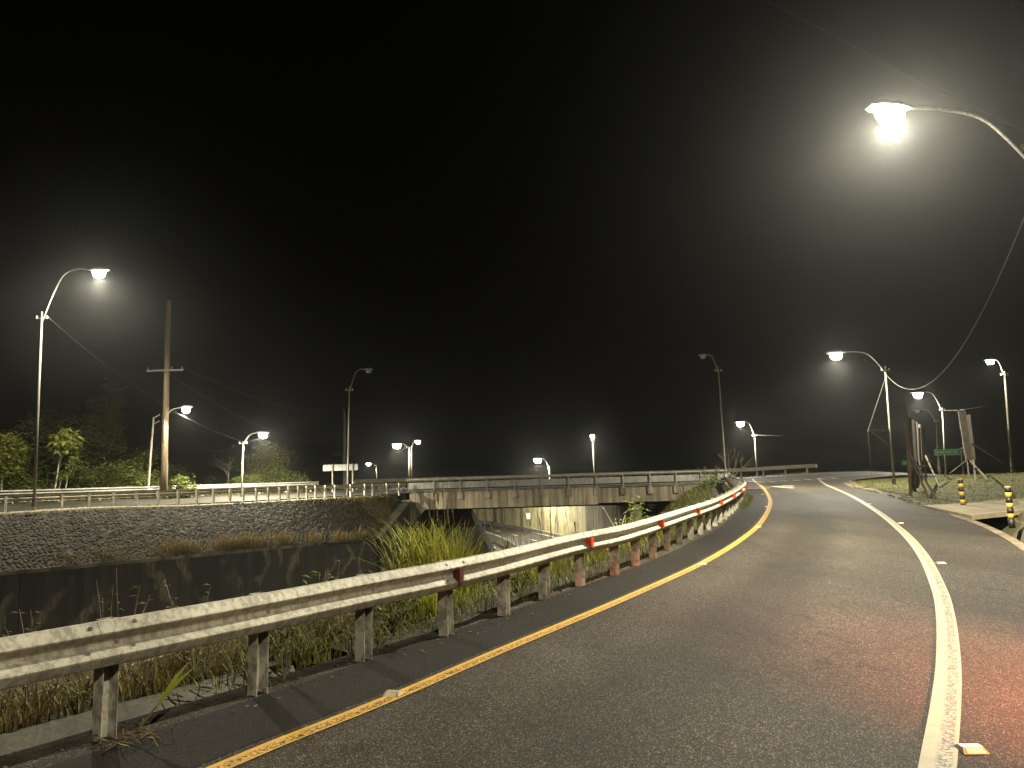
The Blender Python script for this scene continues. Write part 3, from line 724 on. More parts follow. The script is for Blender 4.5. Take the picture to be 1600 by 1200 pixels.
# right-hand wall under and beyond the bridge
RW = catmull([Vector((x, y, -6.2)) for x, y in [(9.2, 57.6), (8.9, 66), (8.2, 80), (5.6, 95), (-1.2, 118), (-6.5, 132), (-16, 150)]], .8)
rs_ = arclen(RW)
rw = root('retaining_wall', (RW[0].x, RW[0].y, -6.2), 'lamplit concrete panel wall beyond the bridge, streaked with mould', 'wall')
d = 0.
while d < rs_[-1] - 1.5:
    pts = [along(RW, rs_, d + q)[0] for q in (.012, .85, 1.688)]
    hh = 5.5 if d < 10 else 5.1
    mb = MB().sweep(pts, [(0, 0), (.5, 0), (.5, hh), (0, hh)], closed=True, caps=True)
    o_ = rnd.uniform(0, .02); mb.v = [(x + o_, y, z) for x, y, z in mb.v]
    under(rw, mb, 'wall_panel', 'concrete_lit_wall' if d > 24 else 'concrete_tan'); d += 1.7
under(rw, MB().sweep(RW, [(-.5, 0), (-.5, .55), (-.02, .55)]), 'plinth', 'concrete_drain')
under(rw, MB().sweep([p for p in RW if p.y > 67], [(-.06, 5.12), (.56, 5.12), (.56, 5.3), (-.06, 5.3)], closed=True, caps=True), 'coping', 'concrete_coping')
rb2 = MB().sweep(RW, [(.5, 5.0), (3, 5.3), (9, 5.9)]); rb2.v = [(x, y, z if y > 67 else z - .9) for x, y, z in rb2.v]
tag(rb2.build('wall_top_ground', 'green_slope', smooth=True, fix=False), 'grassy ground behind the lamplit wall', kind='structure')
# small reflector sign on that wall
sg = root('wall_marker', (RW[50].x - .05, RW[50].y, -2.9), 'small white marker plate on the lamplit wall', 'marker')
pp = at_y(829.5, 806, 101.); under(sg, MB().box((pp.x - .35, pp.y - .3, pp.z), (.45, .06, .75), rz=.35), 'plate', 'sign_white'); under(sg, MB().beam((pp.x - .35, pp.y - .24, pp.z - .3), (pp.x - .1, pp.y + 2.2, pp.z - .3), .05, .05), 'bracket', 'dark_steel')

# ------------------------------------------------------------------ right bank, slab, drain
def edge_d(x, y):
    return x - x_at(REDP, min(y, 58.2))
def zbank(x, y):
    d = edge_d(x, y); base = zr(y)
    k_ = max(0, min(1, d / 14)); k_ = k_ * k_ * (3 - 2 * k_)
    tgt = .62 + .42 * max(0, min(1, (y - 18) / 26))
    z = base + (tgt - base) * k_ * (1 if y > 10 else .5)
    if y > 52: z = min(z, zo(x, 58) - .05) if y > 57 else z
    if y > 40: z = z + (min(z, zo(x, 58.) - .02) - z) * max(0, min(1, (y - 46) / 10))
    if y < 21.6: z += .22 * max(0, min(1, (d - 1.15) / .6)) * max(0, min(1, (7.5 - d) / 3)) * max(0, min(1, (21.5 - y) / .35))
    return z + .02 - (.10 if d < .3 else 0)
gbk = MB(); ys2 = sorted([-12 + .9 * i for i in range(79)] + [20.75, 21.1, 21.5]); ds2 = [-.25, .12, .5, 1, 1.6, 2.3, 3.1, 4, 5, 6.2, 7.6, 9.2, 11, 13, 16, 20, 26, 34, 46, 60]
DR0, DR1 = 6.0, 21.0                                  # roadside drain from here to here
for y in ys2:
    for d in ds2:
        x = x_at(REDP, min(y, 58.2)) + d; z = zbank(x, y) + rnd.uniform(-.02, .02) * min(1, d)
        if y < DR1 + 2.2 and d < 3.4: z += {True: -.45}.get(.3 < d < 1.2, 0)
        gbk.v.append((x, y, z))
n2 = len(ds2)
for j in range(len(ys2) - 1):
    for i in range(n2 - 1):
        gbk.f.append((j * n2 + i, j * n2 + i + 1, (j + 1) * n2 + i + 1, (j + 1) * n2 + i)); gbk.mi.append(1 if (i < 9 and ys2[j] < DR1 - 1) or (i < 2) else 0)
tag(gbk.build('grass_bank', ['bank_grass', 'bank_mud'], smooth=True, fix=False), 'mown grass bank rising to the right of the ramp', kind='structure')
# drain lip and far wall
edge = [p for p in REDP if p.y < DR1 + 2.4]
epth = [Vector((p.x, p.y, zr(p.y))) for p in edge]
tag(MB().sweep(epth, [(-.02, -.3), (-.02, .014), (.17, .02), (.19, -.5), (1.15, -.5), (1.25, -.05), (1.42, .02), (1.5, -.3)]).build('drain', 'concrete_mud', fix=False), 'pale concrete roadside drain at the right edge of the ramp', kind='structure')
# access slab bridging the drain
A0 = Vector((14.9, 27.6, 0)); sl = MB()
S0 = [(12.9, 21.2), (14.5, 26.6), (26, 26.5), (44, 25), (44, 21.5), (25, 22.6), (16.2, 21.3)]
vs_ = [(x, y, max(zr(y), zbank(x, y)) + (.13 if y < 23 and x < 20 else .06)) for x, y in S0]; vs_ = vs_ + [(x, y, z - .13) for x, y, z in vs_]
n_ = len(S0); sl.add(vs_, [tuple(range(n_))[::-1], tuple(range(n_, 2 * n_))] + [(i, (i + 1) % n_, (i + 1) % n_ + n_, i + n_) for i in range(n_)])
tag(sl.build('access_path', 'concrete_slab'), 'pale concrete access slab crossing the drain onto the bank', kind='structure')
# asphalt lip stones along edge
lip = MB()
for p in REDP:
    if 27 < p.y < 54:
        for _ in range(3):
            q = p + Vector((rnd.uniform(-.1, .5), rnd.uniform(-.3, .3), 0)); s_ = rnd.uniform(.03, .10)
            lip.add([(q.x + b.x * s_ * 1.4, q.y + b.y * s_, zbank(q.x, q.y) + .06 + b.z * s_ * .7) for b in base_v], sf)
for _ in range(420):
    y = rnd.uniform(9, 20.8); d = rnd.uniform(1.5, 4.6); x = x_at(REDP, y) + d; s_ = rnd.uniform(.03, .11) * (1 if rnd.random() < .8 else 1.8)
    lip.add([(x + b.x * s_ * 1.3, y + b.y * s_, zbank(x, y) + .10 * (d < 3.2) + b.z * s_ * .6) for b in base_v], sf)
tag(lip.build('edge_rubble', 'bank_mud', fix=False), 'broken soil and rubble along the ramp edge', 'rubble', kind='stuff')
def on_bank(px, py):
    z = .4
    for _ in range(40):
        p = at_z(px, py, z); z = .6 * z + .4 * max(zr(p.y), zbank(p.x, p.y))
    return at_z(px, py, z)

# ------------------------------------------------------------------ bollards
def bollard(px, py, lab):
    p = on_bank(px, py); h = .95; r = root('bollard', p, lab, 'bollard', 'striped bollards by the access slab')
    nb = 7
    for i in range(nb):
        me = MB().tube([(0, 0, h * i / nb - (.1 if i == 0 else 0)), (0, 0, h * (i + 1) / nb)], .075, 14).mesh('band', 'bollard_black' if i % 2 == 0 else 'bollard_yellow', True)
        o = link('band', me, r)
        for q in me.polygons: q.use_smooth = len(q.vertices) == 4
    link('cap', MB().tube([(0, 0, h), (0, 0, h + .03)], [.078, .045], 14).mesh('cap', 'bollard_yellow'), r)
bollard(1505, 793, 'black and yellow bollard at the grass side of the access slab')
bollard(1581, 819, 'black and yellow bollard with a worn top beside the drain')

# ------------------------------------------------------------------ road studs
STL = MB(); STL.v = [(-.055, -.05, 0), (.055, -.05, 0), (.055, .05, 0), (-.055, .05, 0), (-.045, -.022, .02), (.045, -.022, .02), (.045, .022, .02), (-.045, .022, .02)]
STL.f = [(0, 1, 5, 4), (1, 2, 6, 5), (2, 3, 7, 6), (3, 0, 4, 7), (4, 5, 6, 7)]; STL.mi = [0] * 5
me_stud = STL.mesh('body', 'stud_body'); LNS = MB(); LNS.v = [(-.040, -.049, .003), (.040, -.049, .003), (.036, -.026, .0185), (-.036, -.026, .0185)]; LNS.f = [(0, 1, 2, 3)]; LNS.mi = [0]
me_lens = LNS.mesh('lens', 'stud_lens')
def stud(px, py, lab, grp, sc=1.35):
    p = G(px, py); p.z = zsurf(p.x, p.y) + .004; r = root('road_stud', p, lab, 'road stud', grp); r.scale = (sc, sc, sc)
    a = -.35 if px < 1300 else -.05; r.rotation_euler = (0, 0, a)
    link('body', me_stud, r); o = link('lens', me_lens, r); o.location = (0, -.0015, .001)
stud(615, 1086, 'pale raised road stud touching the yellow line opposite the third guardrail post', 'studs along the yellow line')
stud(1098, 882, 'small road stud left of the yellow line opposite the row of orange delineators', 'studs along the yellow line')
for q in [(1185, 824), (1198, 792), (1192, 773)]: stud(*q, 'tiny road stud inside the far bend of the yellow line', 'studs along the yellow line')
stud(1517, 1173, 'large pale road stud beside the cracked white line on reddened asphalt', 'studs along the white line')
stud(1470, 881, 'bright road stud outside the white line before it bends away', 'studs along the white line')
for q in [(1407, 818), (1358, 788), (1319, 770)]: stud(*q, 'tiny road stud outside the far stretch of the white line', 'studs along the white line')

# ------------------------------------------------------------------ street lamps
def lamp_light(p, power, rad=.11, col=LAMP_COL):
    ld = bpy.data.lights.new('lamp_glow', 'POINT'); ld.energy = power; ld.color = col; ld.shadow_soft_size = rad
    return ld
def street_lamp(label, base, top, head, lit=True, power=1.0, rp=.075, mat='pole_steel', arm_from=None, size=1., col=LAMP_COL, name='street_lamp', crossbar=True, group='street lamps'):
    base, top, head = Vector(base), Vector(top), Vector(head)
    r = root(name, base, label, 'street lamp', group)
    under(r, MB().tube([base - Vector((0, 0, .4)), base.lerp(top, .5), top], [rp, rp * .82, rp * .62], 10), 'pole', mat, True)
    under(r, MB().tube([base - Vector((0, 0, .05)), base + Vector((0, 0, .35))], [rp * 1.5, rp * 1.3], 10), 'base_collar', 'dark_steel')
    a0 = arm_from or top.lerp(base, .06)
    hd = Vector((head.x - a0.x, head.y - a0.y, 0)); L = hd.length; hd.normalize()
    c = [a0, a0 + hd * L * .18 + Vector((0, 0, (head.z - a0.z) * .55)), a0 + hd * L * .36 + Vector((0, 0, (head.z - a0.z) * .93)), a0 + hd * L * .62 + Vector((0, 0, (head.z - a0.z) * 1.05)), head - hd * .30 * size + Vector((0, 0, .05))]
    under(r, MB().tube(catmull(c, .15), .032, 8), 'arm', 'galvanised_dull', True)
    # head: tapered shell with lens underneath
    mb = MB(); sd = Vector((-hd.y, hd.x, 0)); Z_ = Vector((0, 0, 1)); st = []
    for t_, w_, h0, h1 in [(-.34, .045, .02, .09), (-.22, .10, .0, .12), (0, .15, -.005, .145), (.22, .14, 0, .12), (.34, .08, .015, .07)]:
        c_ = head + hd * t_ * size; st.append([c_ - sd * w_ * size + Z_ * h0, c_ - sd * w_ * .6 * size + Z_ * h1, c_ + sd * w_ * .6 * size + Z_ * h1, c_ + sd * w_ * size + Z_ * h0])
    for q in st: mb.v += [tuple(v) for v in q]
    for i in range(4):
        for k_ in range(4): mb.f.append((i * 4 + k_, i * 4 + (k_ + 1) % 4, i * 4 + 4 + (k_ + 1) % 4, i * 4 + 4 + k_)); mb.mi.append(0)
    mb.f += [(0, 1, 2, 3), (19, 18, 17, 16)]; mb.mi += [0, 0]
    hs_ = under(r, mb, 'lamp_head', 'galvanised_dull')
    ln = MB()
    for j, (sc_, dz) in enumerate([(1., -.004), (1.0, -.08), (.90, -.165), (.6, -.23)]):
        for k_ in range(12):
            a = 2 * math.pi * k_ / 12; q = head + hd * (math.cos(a) * .22 * sc_ * size) + sd * (math.sin(a) * .125 * sc_ * size) + Z_ * dz * size; ln.v.append(tuple(q))
    for j in range(3):
        for k_ in range(12): ln.f.append((j * 12 + k_, j * 12 + (k_ + 1) % 12, (j + 1) * 12 + (k_ + 1) % 12, (j + 1) * 12 + k_)); ln.mi.append(0)
    ln.f.append(tuple(range(36, 48))); ln.mi.append(0)
    o = under(r, ln, 'lens', 'lamp_lens_lit' if lit else 'lamp_lens_off', True); 
    o.parent = hs_
    if crossbar:
        t_ = top.lerp(base, .035); k_ = Vector((1, .15, 0)).normalized()
        under(r, MB().beam(t_ - k_ * .28, t_ + k_ * .28, .05, .05), 'crossbar', 'galvanised_dull')
        for q in (-.24, .24): under(r, MB().tube([t_ + k_ * q, t_ + k_ * q + Vector((0, 0, .12))], [.04, .028], 8), 'insulator', 'sign_white')
    if lit:
        ld = lamp_light(head, LAMP_W * power * .10, .03, col); lo = bpy.data.objects.new('lamp_glow', ld); COL.objects.link(lo); lo.parent = r
        lo.location = head - base - Vector((0, 0, .23 * size + .035))
        ls_ = bpy.data.lights.new('lamp_beam', 'SPOT'); ls_.energy = LAMP_W * power; ls_.color = col; ls_.shadow_soft_size = .05; ls_.spot_size = math.radians(164); ls_.spot_blend = .35
        lo = bpy.data.objects.new('lamp_beam', ls_); COL.objects.link(lo); lo.parent = r; lo.location = head - base - Vector((0, 0, .23 * size + .06))
    return r
LG = {}
def lamp_px(key, label, basepx, y, toppx, headpx, hy=None, **kw):
    b_ = at_y(basepx[0], basepx[1], y)
    tz = at_y(toppx[0], toppx[1], y).z; top = Vector((b_.x, b_.y, tz)); kx = at_y(toppx[0], toppx[1], y)
    top = Vector((b_.x + (kx.x - b_.x), b_.y, tz)) if kw.pop('lean', True) else top
    # keep poles close to plumb: share the lean between pole and camera
    top.x = b_.x + max(-.35, min(.35, top.x - b_.x))
    h = at_y(headpx[0], headpx[1], hy or y); LG[key] = (b_, top, h)
    return street_lamp(label, b_, top, h, **kw)
# big lamp over the right shoulder; its pole stands just outside the picture
hA = at_z(1390, 170, 9.3); pA = at_y(1616, 262, hA.y + .6); bA = Vector((pA.x, pA.y, zbank(pA.x, pA.y)))
street_lamp('lit street lamp over the ramp, its arm reaching from a pole beside the bank', bA, pA + Vector((0, 0, .7)), hA, power=1.08, arm_from=pA, size=1.5)
LG['A'] = (bA, pA, hA)
# the next lamp of the same row, behind the viewer
street_lamp('lit street lamp of the ramp row behind the guardrail start', (8.4, -7.0, 0), (8.4, -7.0, 8.6), (4.6, -6.2, 9.2), power=.38, size=1.2)
lamp_px('L1', 'lit street lamp on the slim pole at the head of the stone slope', (53, 790), 36.9, (66, 487), (155, 423), power=1.0, size=1.5)
lamp_px('L3', 'lit street lamp beside the small tree on the far side of the upper road', (377, 773), 52, (380, 690), (411, 677), power=1.1, size=1.4)
lamp_px('L4', 'tall unlit street lamp standing next to the long sign by the bridge', (543, 775), 54.5, (546, 604), (576, 578), lit=False)
lamp_px('L5', 'lit street lamp with a second small head behind the bridge railing', (640, 765), 82, (639, 697), (620, 694), power=.9, size=2.)
lamp_px('L5b', 'small lit street lamp beyond the road with the long sign', (590, 760), 125, (588, 726), (576, 724), power=.35, size=1.6)
lamp_px('L6', 'lit highway lamp rising from the cut beyond the bridge', (861, 850), 97, (858, 728), (840, 717), power=1.6, size=2.2)
lamp_px('L7', 'lit street lamp on a straight pole directly above the bridge middle', (929, 760), 108, (926, 686), (925.5, 680), hy=106, power=.9, size=2.2, crossbar=True)
lamp_px('L8', 'tall unlit street lamp at the end of the ramp guardrail by the bridge', (1136, 764), 56.6, (1122, 573), (1098, 556), lit=False)
lamp_px('L9', 'lit street lamp by the bare tree beyond the junction', (1183, 745), 78, (1179, 679), (1157, 660), power=.8, size=1.8)
lamp_px('R1', 'lit street lamp on the pole with a triangular bracket beside the grass bank', (1397, 757), 44, (1383, 572), (1306, 552), power=1., size=1.6)
lamp_px('R2', 'lit street lamp behind the billboard frame', (1478, 745), 70, (1472, 637), (1434, 614), power=.9, size=2.)
lamp_px('R3', 'dimly lit street lamp on the pole right of the tall leaning panel', (1583, 759), 47, (1569, 580), (1547, 563), power=.10, size=1.1)
lamp_px('R4', 'slim unlit pole lamp behind the green road sign', (1467, 748), 84, (1464, 655), (1433, 641), lit=False, size=1.4)
# second head on L5
b_, tp, hd_ = LG['L5']; h2 = at_y(653, 689, 82)
street_lamp('small dim lamp head on its own arm right of the bright lamp behind the bridge', b_ + Vector((.25, .1, 0)), tp + Vector((.25, .1, 0)), h2, power=.06, size=1.3, crossbar=False, rp=.05)
# bracket on R1
b_, tp, hd_ = LG['R1']; r = root('pole_bracket', at_y(1391, 680, 44), 'pale triangular steel bracket on the lamp pole beside the grass bank', 'bracket')
q0, q1, q2 = at_y(1356, 673, 44), at_y(1390, 672, 44), at_y(1392, 699, 44)
under(r, MB().beam(q0, q1 + Vector((.1, 0, 0)), .09, .09), 'bar', 'pole_steel'); under(r, MB().beam(q0 + Vector((.2, 0, -.05)), q2 + Vector((.05, 0, 0)), .06, .06), 'strut', 'pole_steel')
under(r, MB().tube([q0, at_y(1383, 592, 44)], .012, 5), 'stay_wire', 'cable')
under(r, MB().tube([q0, Vector((q0.x, q0.y, .6))], .010, 5), 'stay_wire', 'cable')

# ------------------------------------------------------------------ utility poles
def upole(label, base, top, r0_, mat, arms=(), name='utility_pole'):
    base, top = Vector(base), Vector(top); r = root(name, base, label, 'utility pole')
    n_ = 9; under(r, MB().tube([base.lerp(top, i / n_ ) - Vector((0, 0, .4 if i == 0 else 0)) + Vector((rnd.uniform(-.015, .015), 0, 0)) for i in range(n_ + 1)], [r0_ * (1 - .35 * i / n_) for i in range(n_ + 1)], 14), 'pole', mat, True)
    for h, L in arms:
        c = base.lerp(top, h); a = under(r, MB().box((c.x, c.y - r0_ - .02, c.z), (L, .09, .11)), 'crossarm', 'dark_steel')
        for q in (-.46, 0.18, .46): 
            o = under(r, MB().tube([(c.x + q * L, c.y - r0_ - .02, c.z + .05), (c.x + q * L, c.y - r0_ - .02, c.z + .24)], [.05, .035], 8), 'insulator', 'dark_steel')
    return r
bW = at_y(256, 765, 47.5); tW = at_y(252, 470, 47.5); tW.x = bW.x - .05
upole('thick timber utility pole standing among the bushes', bW, tW, .22, 'timber_pole', [(.62, 2.4)])
# lamp bolted on the timber pole
hW = at_y(291, 637, 46.5); aW = at_y(257, 652, 47.3)
rW = street_lamp('lit street lamp bracketed onto the thick timber pole', aW - Vector((0, .0, 1.2)), aW, hW, power=.28, size=1.4, rp=.03, crossbar=False)
bU = at_y(231, 765, 50); tU = at_y(238, 652, 50); tU.x = bU.x + .25
r = upole('slim pale pole with two short brackets left of the timber pole', bU, tU, .085, 'pole_steel')
for k_ in (.99, .90): c = bU.lerp(tU, k_); under(r, MB().beam(c, c + Vector((.42, 0, .22)), .05, .05), 'bracket', 'pole_steel')
bV = at_y(538, 765, 92); tV = at_y(538, 640, 92)
upole('distant timber utility pole with a crossarm behind the long sign', bV, tV, .26, 'timber_grey', [(.43, 2.2)])

# ------------------------------------------------------------------ cables
def cable(label, a, b_, sag, rad=.012):
    rad *= .42; a, b_ = Vector(a), Vector(b_); pts = []
    for i in range(25):
        t = i / 24; p = a.lerp(b_, t); p.z -= sag * 4 * t * (1 - t); pts.append(p)
    r = MB().tube(pts, rad, 5, True).build('overhead_cable', 'cable', smooth=True)
    return tag(r, label, 'cable')
TL = lambda k: LG[k][1]
cable('thin sagging cable leaving the lamp pole above the stone slope', TL('L1'), TL('L3'), .9)
cable('sagging cable left of the lamp beside the small tree', TL('L3'), at_y(318, 700, 60), .45, .018)
cable('cable between the tall unlit lamp and the lamp beside the small tree', TL('L3'), TL('L4'), .8)
cable('cable hooked left of the lamp behind the bridge railing', TL('L5'), at_y(605, 708, 85), .2, .03)
cable('heavy looping cable from the bracket pole up to the big lamp', TL('R1') - Vector((0, 0, .5)), LG['A'][1] + Vector((.3, 0, .2)), 2.6, .022)
cable('cable right of the lamp behind the billboard frame', TL('R2') - Vector((0, 0, .3)), at_y(1540, 634, 66), .1, .02)
cable('cable running to the right of the lamp by the bare tree', TL('L9'), at_y(1225, 681, 74), .05, .018)
cable('cable from the bracket pole to its own lamp arm', TL('R1'), at_y(1350, 562, 43), .15, .014)
cable('cable hooked right of the highway lamp in the cut', at_y(862, 729, 97), at_y(893, 722, 99), .55, .03)
cable('high wire from the timber pole towards the distant timber pole', tW.lerp(bW, .36) + Vector((1, 0, 0)), tV, 1.2, .012)
cable('second wire below it between the timber poles', tW.lerp(bW, .40) + Vector((.2, 0, 0)), tV.lerp(bV, .4), 1.6, .012)
cable('wire over the ramp above the big lamp', at_y(1190, -4, 20), at_y(1605, 208, 17.4), .05, .008)

# ------------------------------------------------------------------ signs and billboard frames on the bank
def frame_sign():
    p0 = on_bank(1423, 775); r = root('billboard', p0, 'bare billboard frame of weathered posts and braces on the bank', 'billboard')
    Ya, Yb = p0.y, p0.y + 13
    def pt(px, py, y): return at_y(px, py, y)
    posts = [(1413.5, 632, 1423, 775, Ya, .085), (1419, 652, 1427, 768, Ya + 3, .06), (1429, 660, 1434, 766, Ya + 6, .10), (1436, 668, 1440, 764, Ya + 8, .10), (1443.5, 666, 1447, 762, Ya + 11, .085)]
    for (tx, ty, b0, b1, y, wd) in posts:
        b_ = pt(b0, b1, y); t_ = pt(tx, ty, y); b_.z = min(b_.z, zbank(b_.x, b_.y)) - .2; t_.x = b_.x + max(-.18, min(.18, t_.x - b_.x)); under(r, MB().beam(b_, t_, wd, wd * 1.2, up=(0, 1, 0)), 'post', 'timber_pole' if y == Ya else 'timber_grey')
    # remaining boards
    for i in range(3):
        y = Ya + 5.2 + i * 1.9; t_ = pt(1427 + i * 4.6, 655 + i * 4, y); b_ = pt(1431 + i * 4.2, 722 - i * 1, y); under(r, MB().beam(b_, t_, .24, .03, up=(1, .1, 0)), 'board', 'timber_grey')
    under(r, MB().tube([pt(1416, 650, Ya), pt(1428, 655, Ya + 4), pt(1443, 665, Ya + 11)], .03, 6), 'top_bar', 'timber_grey')
    under(r, MB().beam(pt(1421, 730, Ya), pt(1446, 728, Ya + 11), .09, .09), 'cross_bar', 'timber_pole')
    for (tx, ty, gx_, gy_, y) in [(1421, 708, 1466, 781, Ya), (1421, 706, 1452, 778, Ya), (1446, 712, 1470, 763, Ya + 10), (1447, 709, 1469, 740, Ya + 11)]:
        a = pt(tx, ty, y); g_ = on_bank(gx_, gy_); under(r, MB().beam(a, g_ - Vector((0, 0, .1)), .07, .07), 'brace', 'timber_grey')
    for i in range(3): 
        a = pt(1425 + i * 5, 734, Ya + 3 + i * 3); g_ = Vector((a.x, a.y, zbank(a.x, a.y) - .1)); under(r, MB().beam(g_, a, .22, .05, up=(0, 1, 0)), 'stub_board', 'timber_grey')
frame_sign()
def lean_panel():
    y = 46.; r = root('billboard', on_bank(1515, 752), 'tall narrow weathered panel leaning on struts on the bank', 'billboard')
    a0, a1 = at_y(1497.5, 641, y), at_y(1509, 641, y); b0, b1 = at_y(1510, 719, y), at_y(1519.5, 719, y)
    vs_ = [a0, a1, b1, b0]; back = [v + Vector((.1, .12, 0)) for v in vs_]
    n_ = 5
    for i in range(n_):
        t0, t1 = i / n_ + .004, (i + 1) / n_ - .004
        q = [a0.lerp(b0, t0), a1.lerp(b1, t0), a1.lerp(b1, t1), a0.lerp(b0, t1)]; q = q + [v + Vector((0, .1 + .03 * (i % 2), 0)) for v in q]
        under(r, MB().add(q, [(0, 1, 2, 3), (7, 6, 5, 4), (0, 4, 5, 1), (1, 5, 6, 2), (2, 6, 7, 3), (3, 7, 4, 0)]), 'board', 'timber_grey')
    c0, c1 = at_y(1512, 648, y + 2.4), at_y(1521, 720, y + 2.4); under(r, MB().beam(c1, c0, .3, .05, up=(0, 1, 0)), 'side_board', 'timber_grey')
    for (px, py, gx_, gy_) in [(1511, 719, 1483, 739), (1511, 719, 1514, 746), (1515, 719, 1546, 750), (1521, 718, 1524, 751), (1503, 700, 1505, 741), (1519, 694, 1600, 742)]:
        g_ = on_bank(gx_, gy_); under(r, MB().beam(at_y(px, py, y + .15), g_ - Vector((0, 0, .1)), .08, .08), 'strut', 'timber_grey')
lean_panel()
def green_sign():
    y = 62.; p = at_y(1484, 745, y); r = root('road_sign', p, 'wide green road sign with pale lettering on two posts', 'sign')
    c = at_y(1484, 706.5, y); W, H = 2.6, .52
    under(r, MB().box((c.x, c.y, c.z), (W, .05, H)), 'sign_plate', 'sign_green')
    fr_ = MB()
    for q in (-1, 1): fr_.box((c.x, c.y - .03, c.z + q * H * .46), (W, .012, .03)); fr_.box((c.x + q * W * .49, c.y - .03, c.z), (.03, .012, H * .96))
    under(r, fr_, 'border', 'sign_white')
    # unreadable pale lettering strokes at this distance
    x = c.x - W * .43
    while x < c.x + W * .22:
        w_ = rnd.choice((.08, .1, .13)); 
        mb = MB(); k_ = rnd.random()
        mb.box((x + .02, c.y - .032, c.z), (.035, .012, .24)); 
        if k_ < .6: mb.box((x + w_ / 2, c.y - .034, c.z + rnd.choice((-.1, .02, .1))), (w_, .012, .05))
        if k_ > .3: mb.box((x + w_, c.y - .032, c.z), (.03, .012, .2))
        under(r, mb, 'letter', 'sign_white'); x += w_ + .09
    mb = MB().box((c.x + W * .36, c.y - .032, c.z), (.22, .012, .06)); mb.add([(c.x + W * .36 + .1, c.y - .04, c.z + .12), (c.x + W * .36 + .1, c.y - .04, c.z - .12), (c.x + W * .36 + .26, c.y - .04, c.z)], [(0, 1, 2)]); under(r, mb, 'arrow', 'sign_white')
    for q in (-.95, 1.0): under(r, MB().box((c.x + q, c.y + .08, c.z / 2 + .25), (.09, .09, c.z)), 'post', 'pole_steel')
    y = 70.; c = at_y(1417, 723, y); r = root('road_sign', at_y(1417, 742, y), 'small green sign behind the billboard frame', 'sign')
    under(r, MB().box(c, (.85, .05, .42)), 'sign_plate', 'sign_green'); under(r, MB().box((c.x + .25, c.y + .06, c.z - .6), (.07, .07, 1.6)), 'post', 'pole_steel'); under(r, MB().box((c.x, c.y - .03, c.z), (.5, .012, .06)), 'stripe', 'sign_white')
green_sign()
def back_sign():
    y = 60.; c = at_y(532, 730.5, y); r = root('road_sign', at_y(532, 768, y), 'back of a long grey road sign on two posts left of the bridge', 'sign')
    W, H = 2.85, .50
    for i in range(9): under(r, MB().box((c.x - W / 2 + (i + .5) * W / 9, c.y, c.z), (W / 9 - .02, .04, H)), 'sign_plank', 'sign_back')
    for q in (-.14, .14): under(r, MB().box((c.x, c.y - .04, c.z + q), (W, .03, .04)), 'stiffener', 'sign_back')
    for px in (519.5, 551): 
        p = at_y(px, 745, y - .12); under(r, MB().box((p.x, y - .12, (c.z + .7) / 2 + .1), (.1, .1, c.z - .3)), 'post', 'pole_steel')
back_sign()

# ------------------------------------------------------------------ vegetation
def blades(mb, n_, place, h, wd, lean=.5, segs=3):
    for _ in range(n_):
        p = place()
        if p is None: continue
        hh = h() if callable(h) else h * rnd.uniform(.6, 1.15); a = rnd.uniform(0, 6.283); L = hh * lean * rnd.uniform(.15, 1.1); w_ = wd * rnd.uniform(.6, 1.3)
        dx, dy = math.cos(a), math.sin(a); sx, sy = -dy * w_ / 2, dx * w_ / 2; o = len(mb.v)
        for i in range(segs):
            t = i / segs; k_ = 1 - t * .55; b = t ** 1.8 * L; z = p.z + hh * (t - .22 * lean * t ** 3)
            mb.v += [(p.x + dx * b - sx * k_, p.y + dy * b - sy * k_, z), (p.x + dx * b + sx * k_, p.y + dy * b + sy * k_, z)]
        mb.v.append((p.x + dx * L, p.y + dy * L, p.z + hh * (1 - .3 * lean)))
        for i in range(segs - 1): mb.f.append((o + 2 * i, o + 2 * i + 1, o + 2 * i + 3, o + 2 * i + 2))
        mb.f.append((o + 2 * segs - 2, o + 2 * segs - 1, o + 2 * segs)); mb.mi += [0] * segs
def emb_z(off):
    return interp(off, [(.3, .02), (.45, -.01), (1.25, -.12), (1.7, -.22), (2.4, -.35), (3.4, -.95), (4.6, -1.9), (6.2, -3.2), (8, -4.7), (10, -6.3)])
sG = s_g
def behind(d0, d1, o0, o1):
    def f():
        d = rnd.uniform(d0, d1); p, t = along(GPATH, sG, d); t = Vector((t.x, t.y, 0)).normalized(); off = rnd.uniform(o0, o1)
        q = p - Vector((t.y, -t.x, 0)) * off; q.z = p.z + emb_z(off) - .03; return q
    return f
S0_ = pa[0]
# dry weeds beyond the drain near the first posts, green grass further on
mb = MB(); blades(mb, 5200, behind(S0_ - 5, S0_ + 4.2, 1.35, 4.2), .62, .012, .9, 4)
tag(mb.build('dry_grass', 'grass_dry', fix=False), 'dry brown grass behind the start of the near guardrail', 'grass', kind='stuff')
mb = MB(); blades(mb, 6500, behind(S0_ + 1, S0_ + 34, 1.2, 4.5), .55, .014, .8, 4); blades(mb, 3800, behind(S0_ + 1.2, S0_ + 34, .62, 1.5), .30, .012, 1.1, 4)
tag(mb.build('slope_grass', 'grass_mixed', fix=False), 'mixed green grass on the slope behind the near guardrail', 'grass', kind='stuff')
mb = MB(); blades(mb, 9000, behind(S0_ + 10, S0_ + 62, 1.3, 9.5), .5, .03, .8, 3)
tag(mb.build('slope_grass', 'grass_mixed', fix=False), 'green grass lower down the embankment towards the bridge', 'grass', kind='stuff')
mb = MB()
for d in near_ds:
    if S0_ - 3 < d < S0_ + 30: blades(mb, 14 if d < S0_ + 8 else 40, behind(d - .05, d + .45, .05, .45), .12, .008, 1.4, 3)
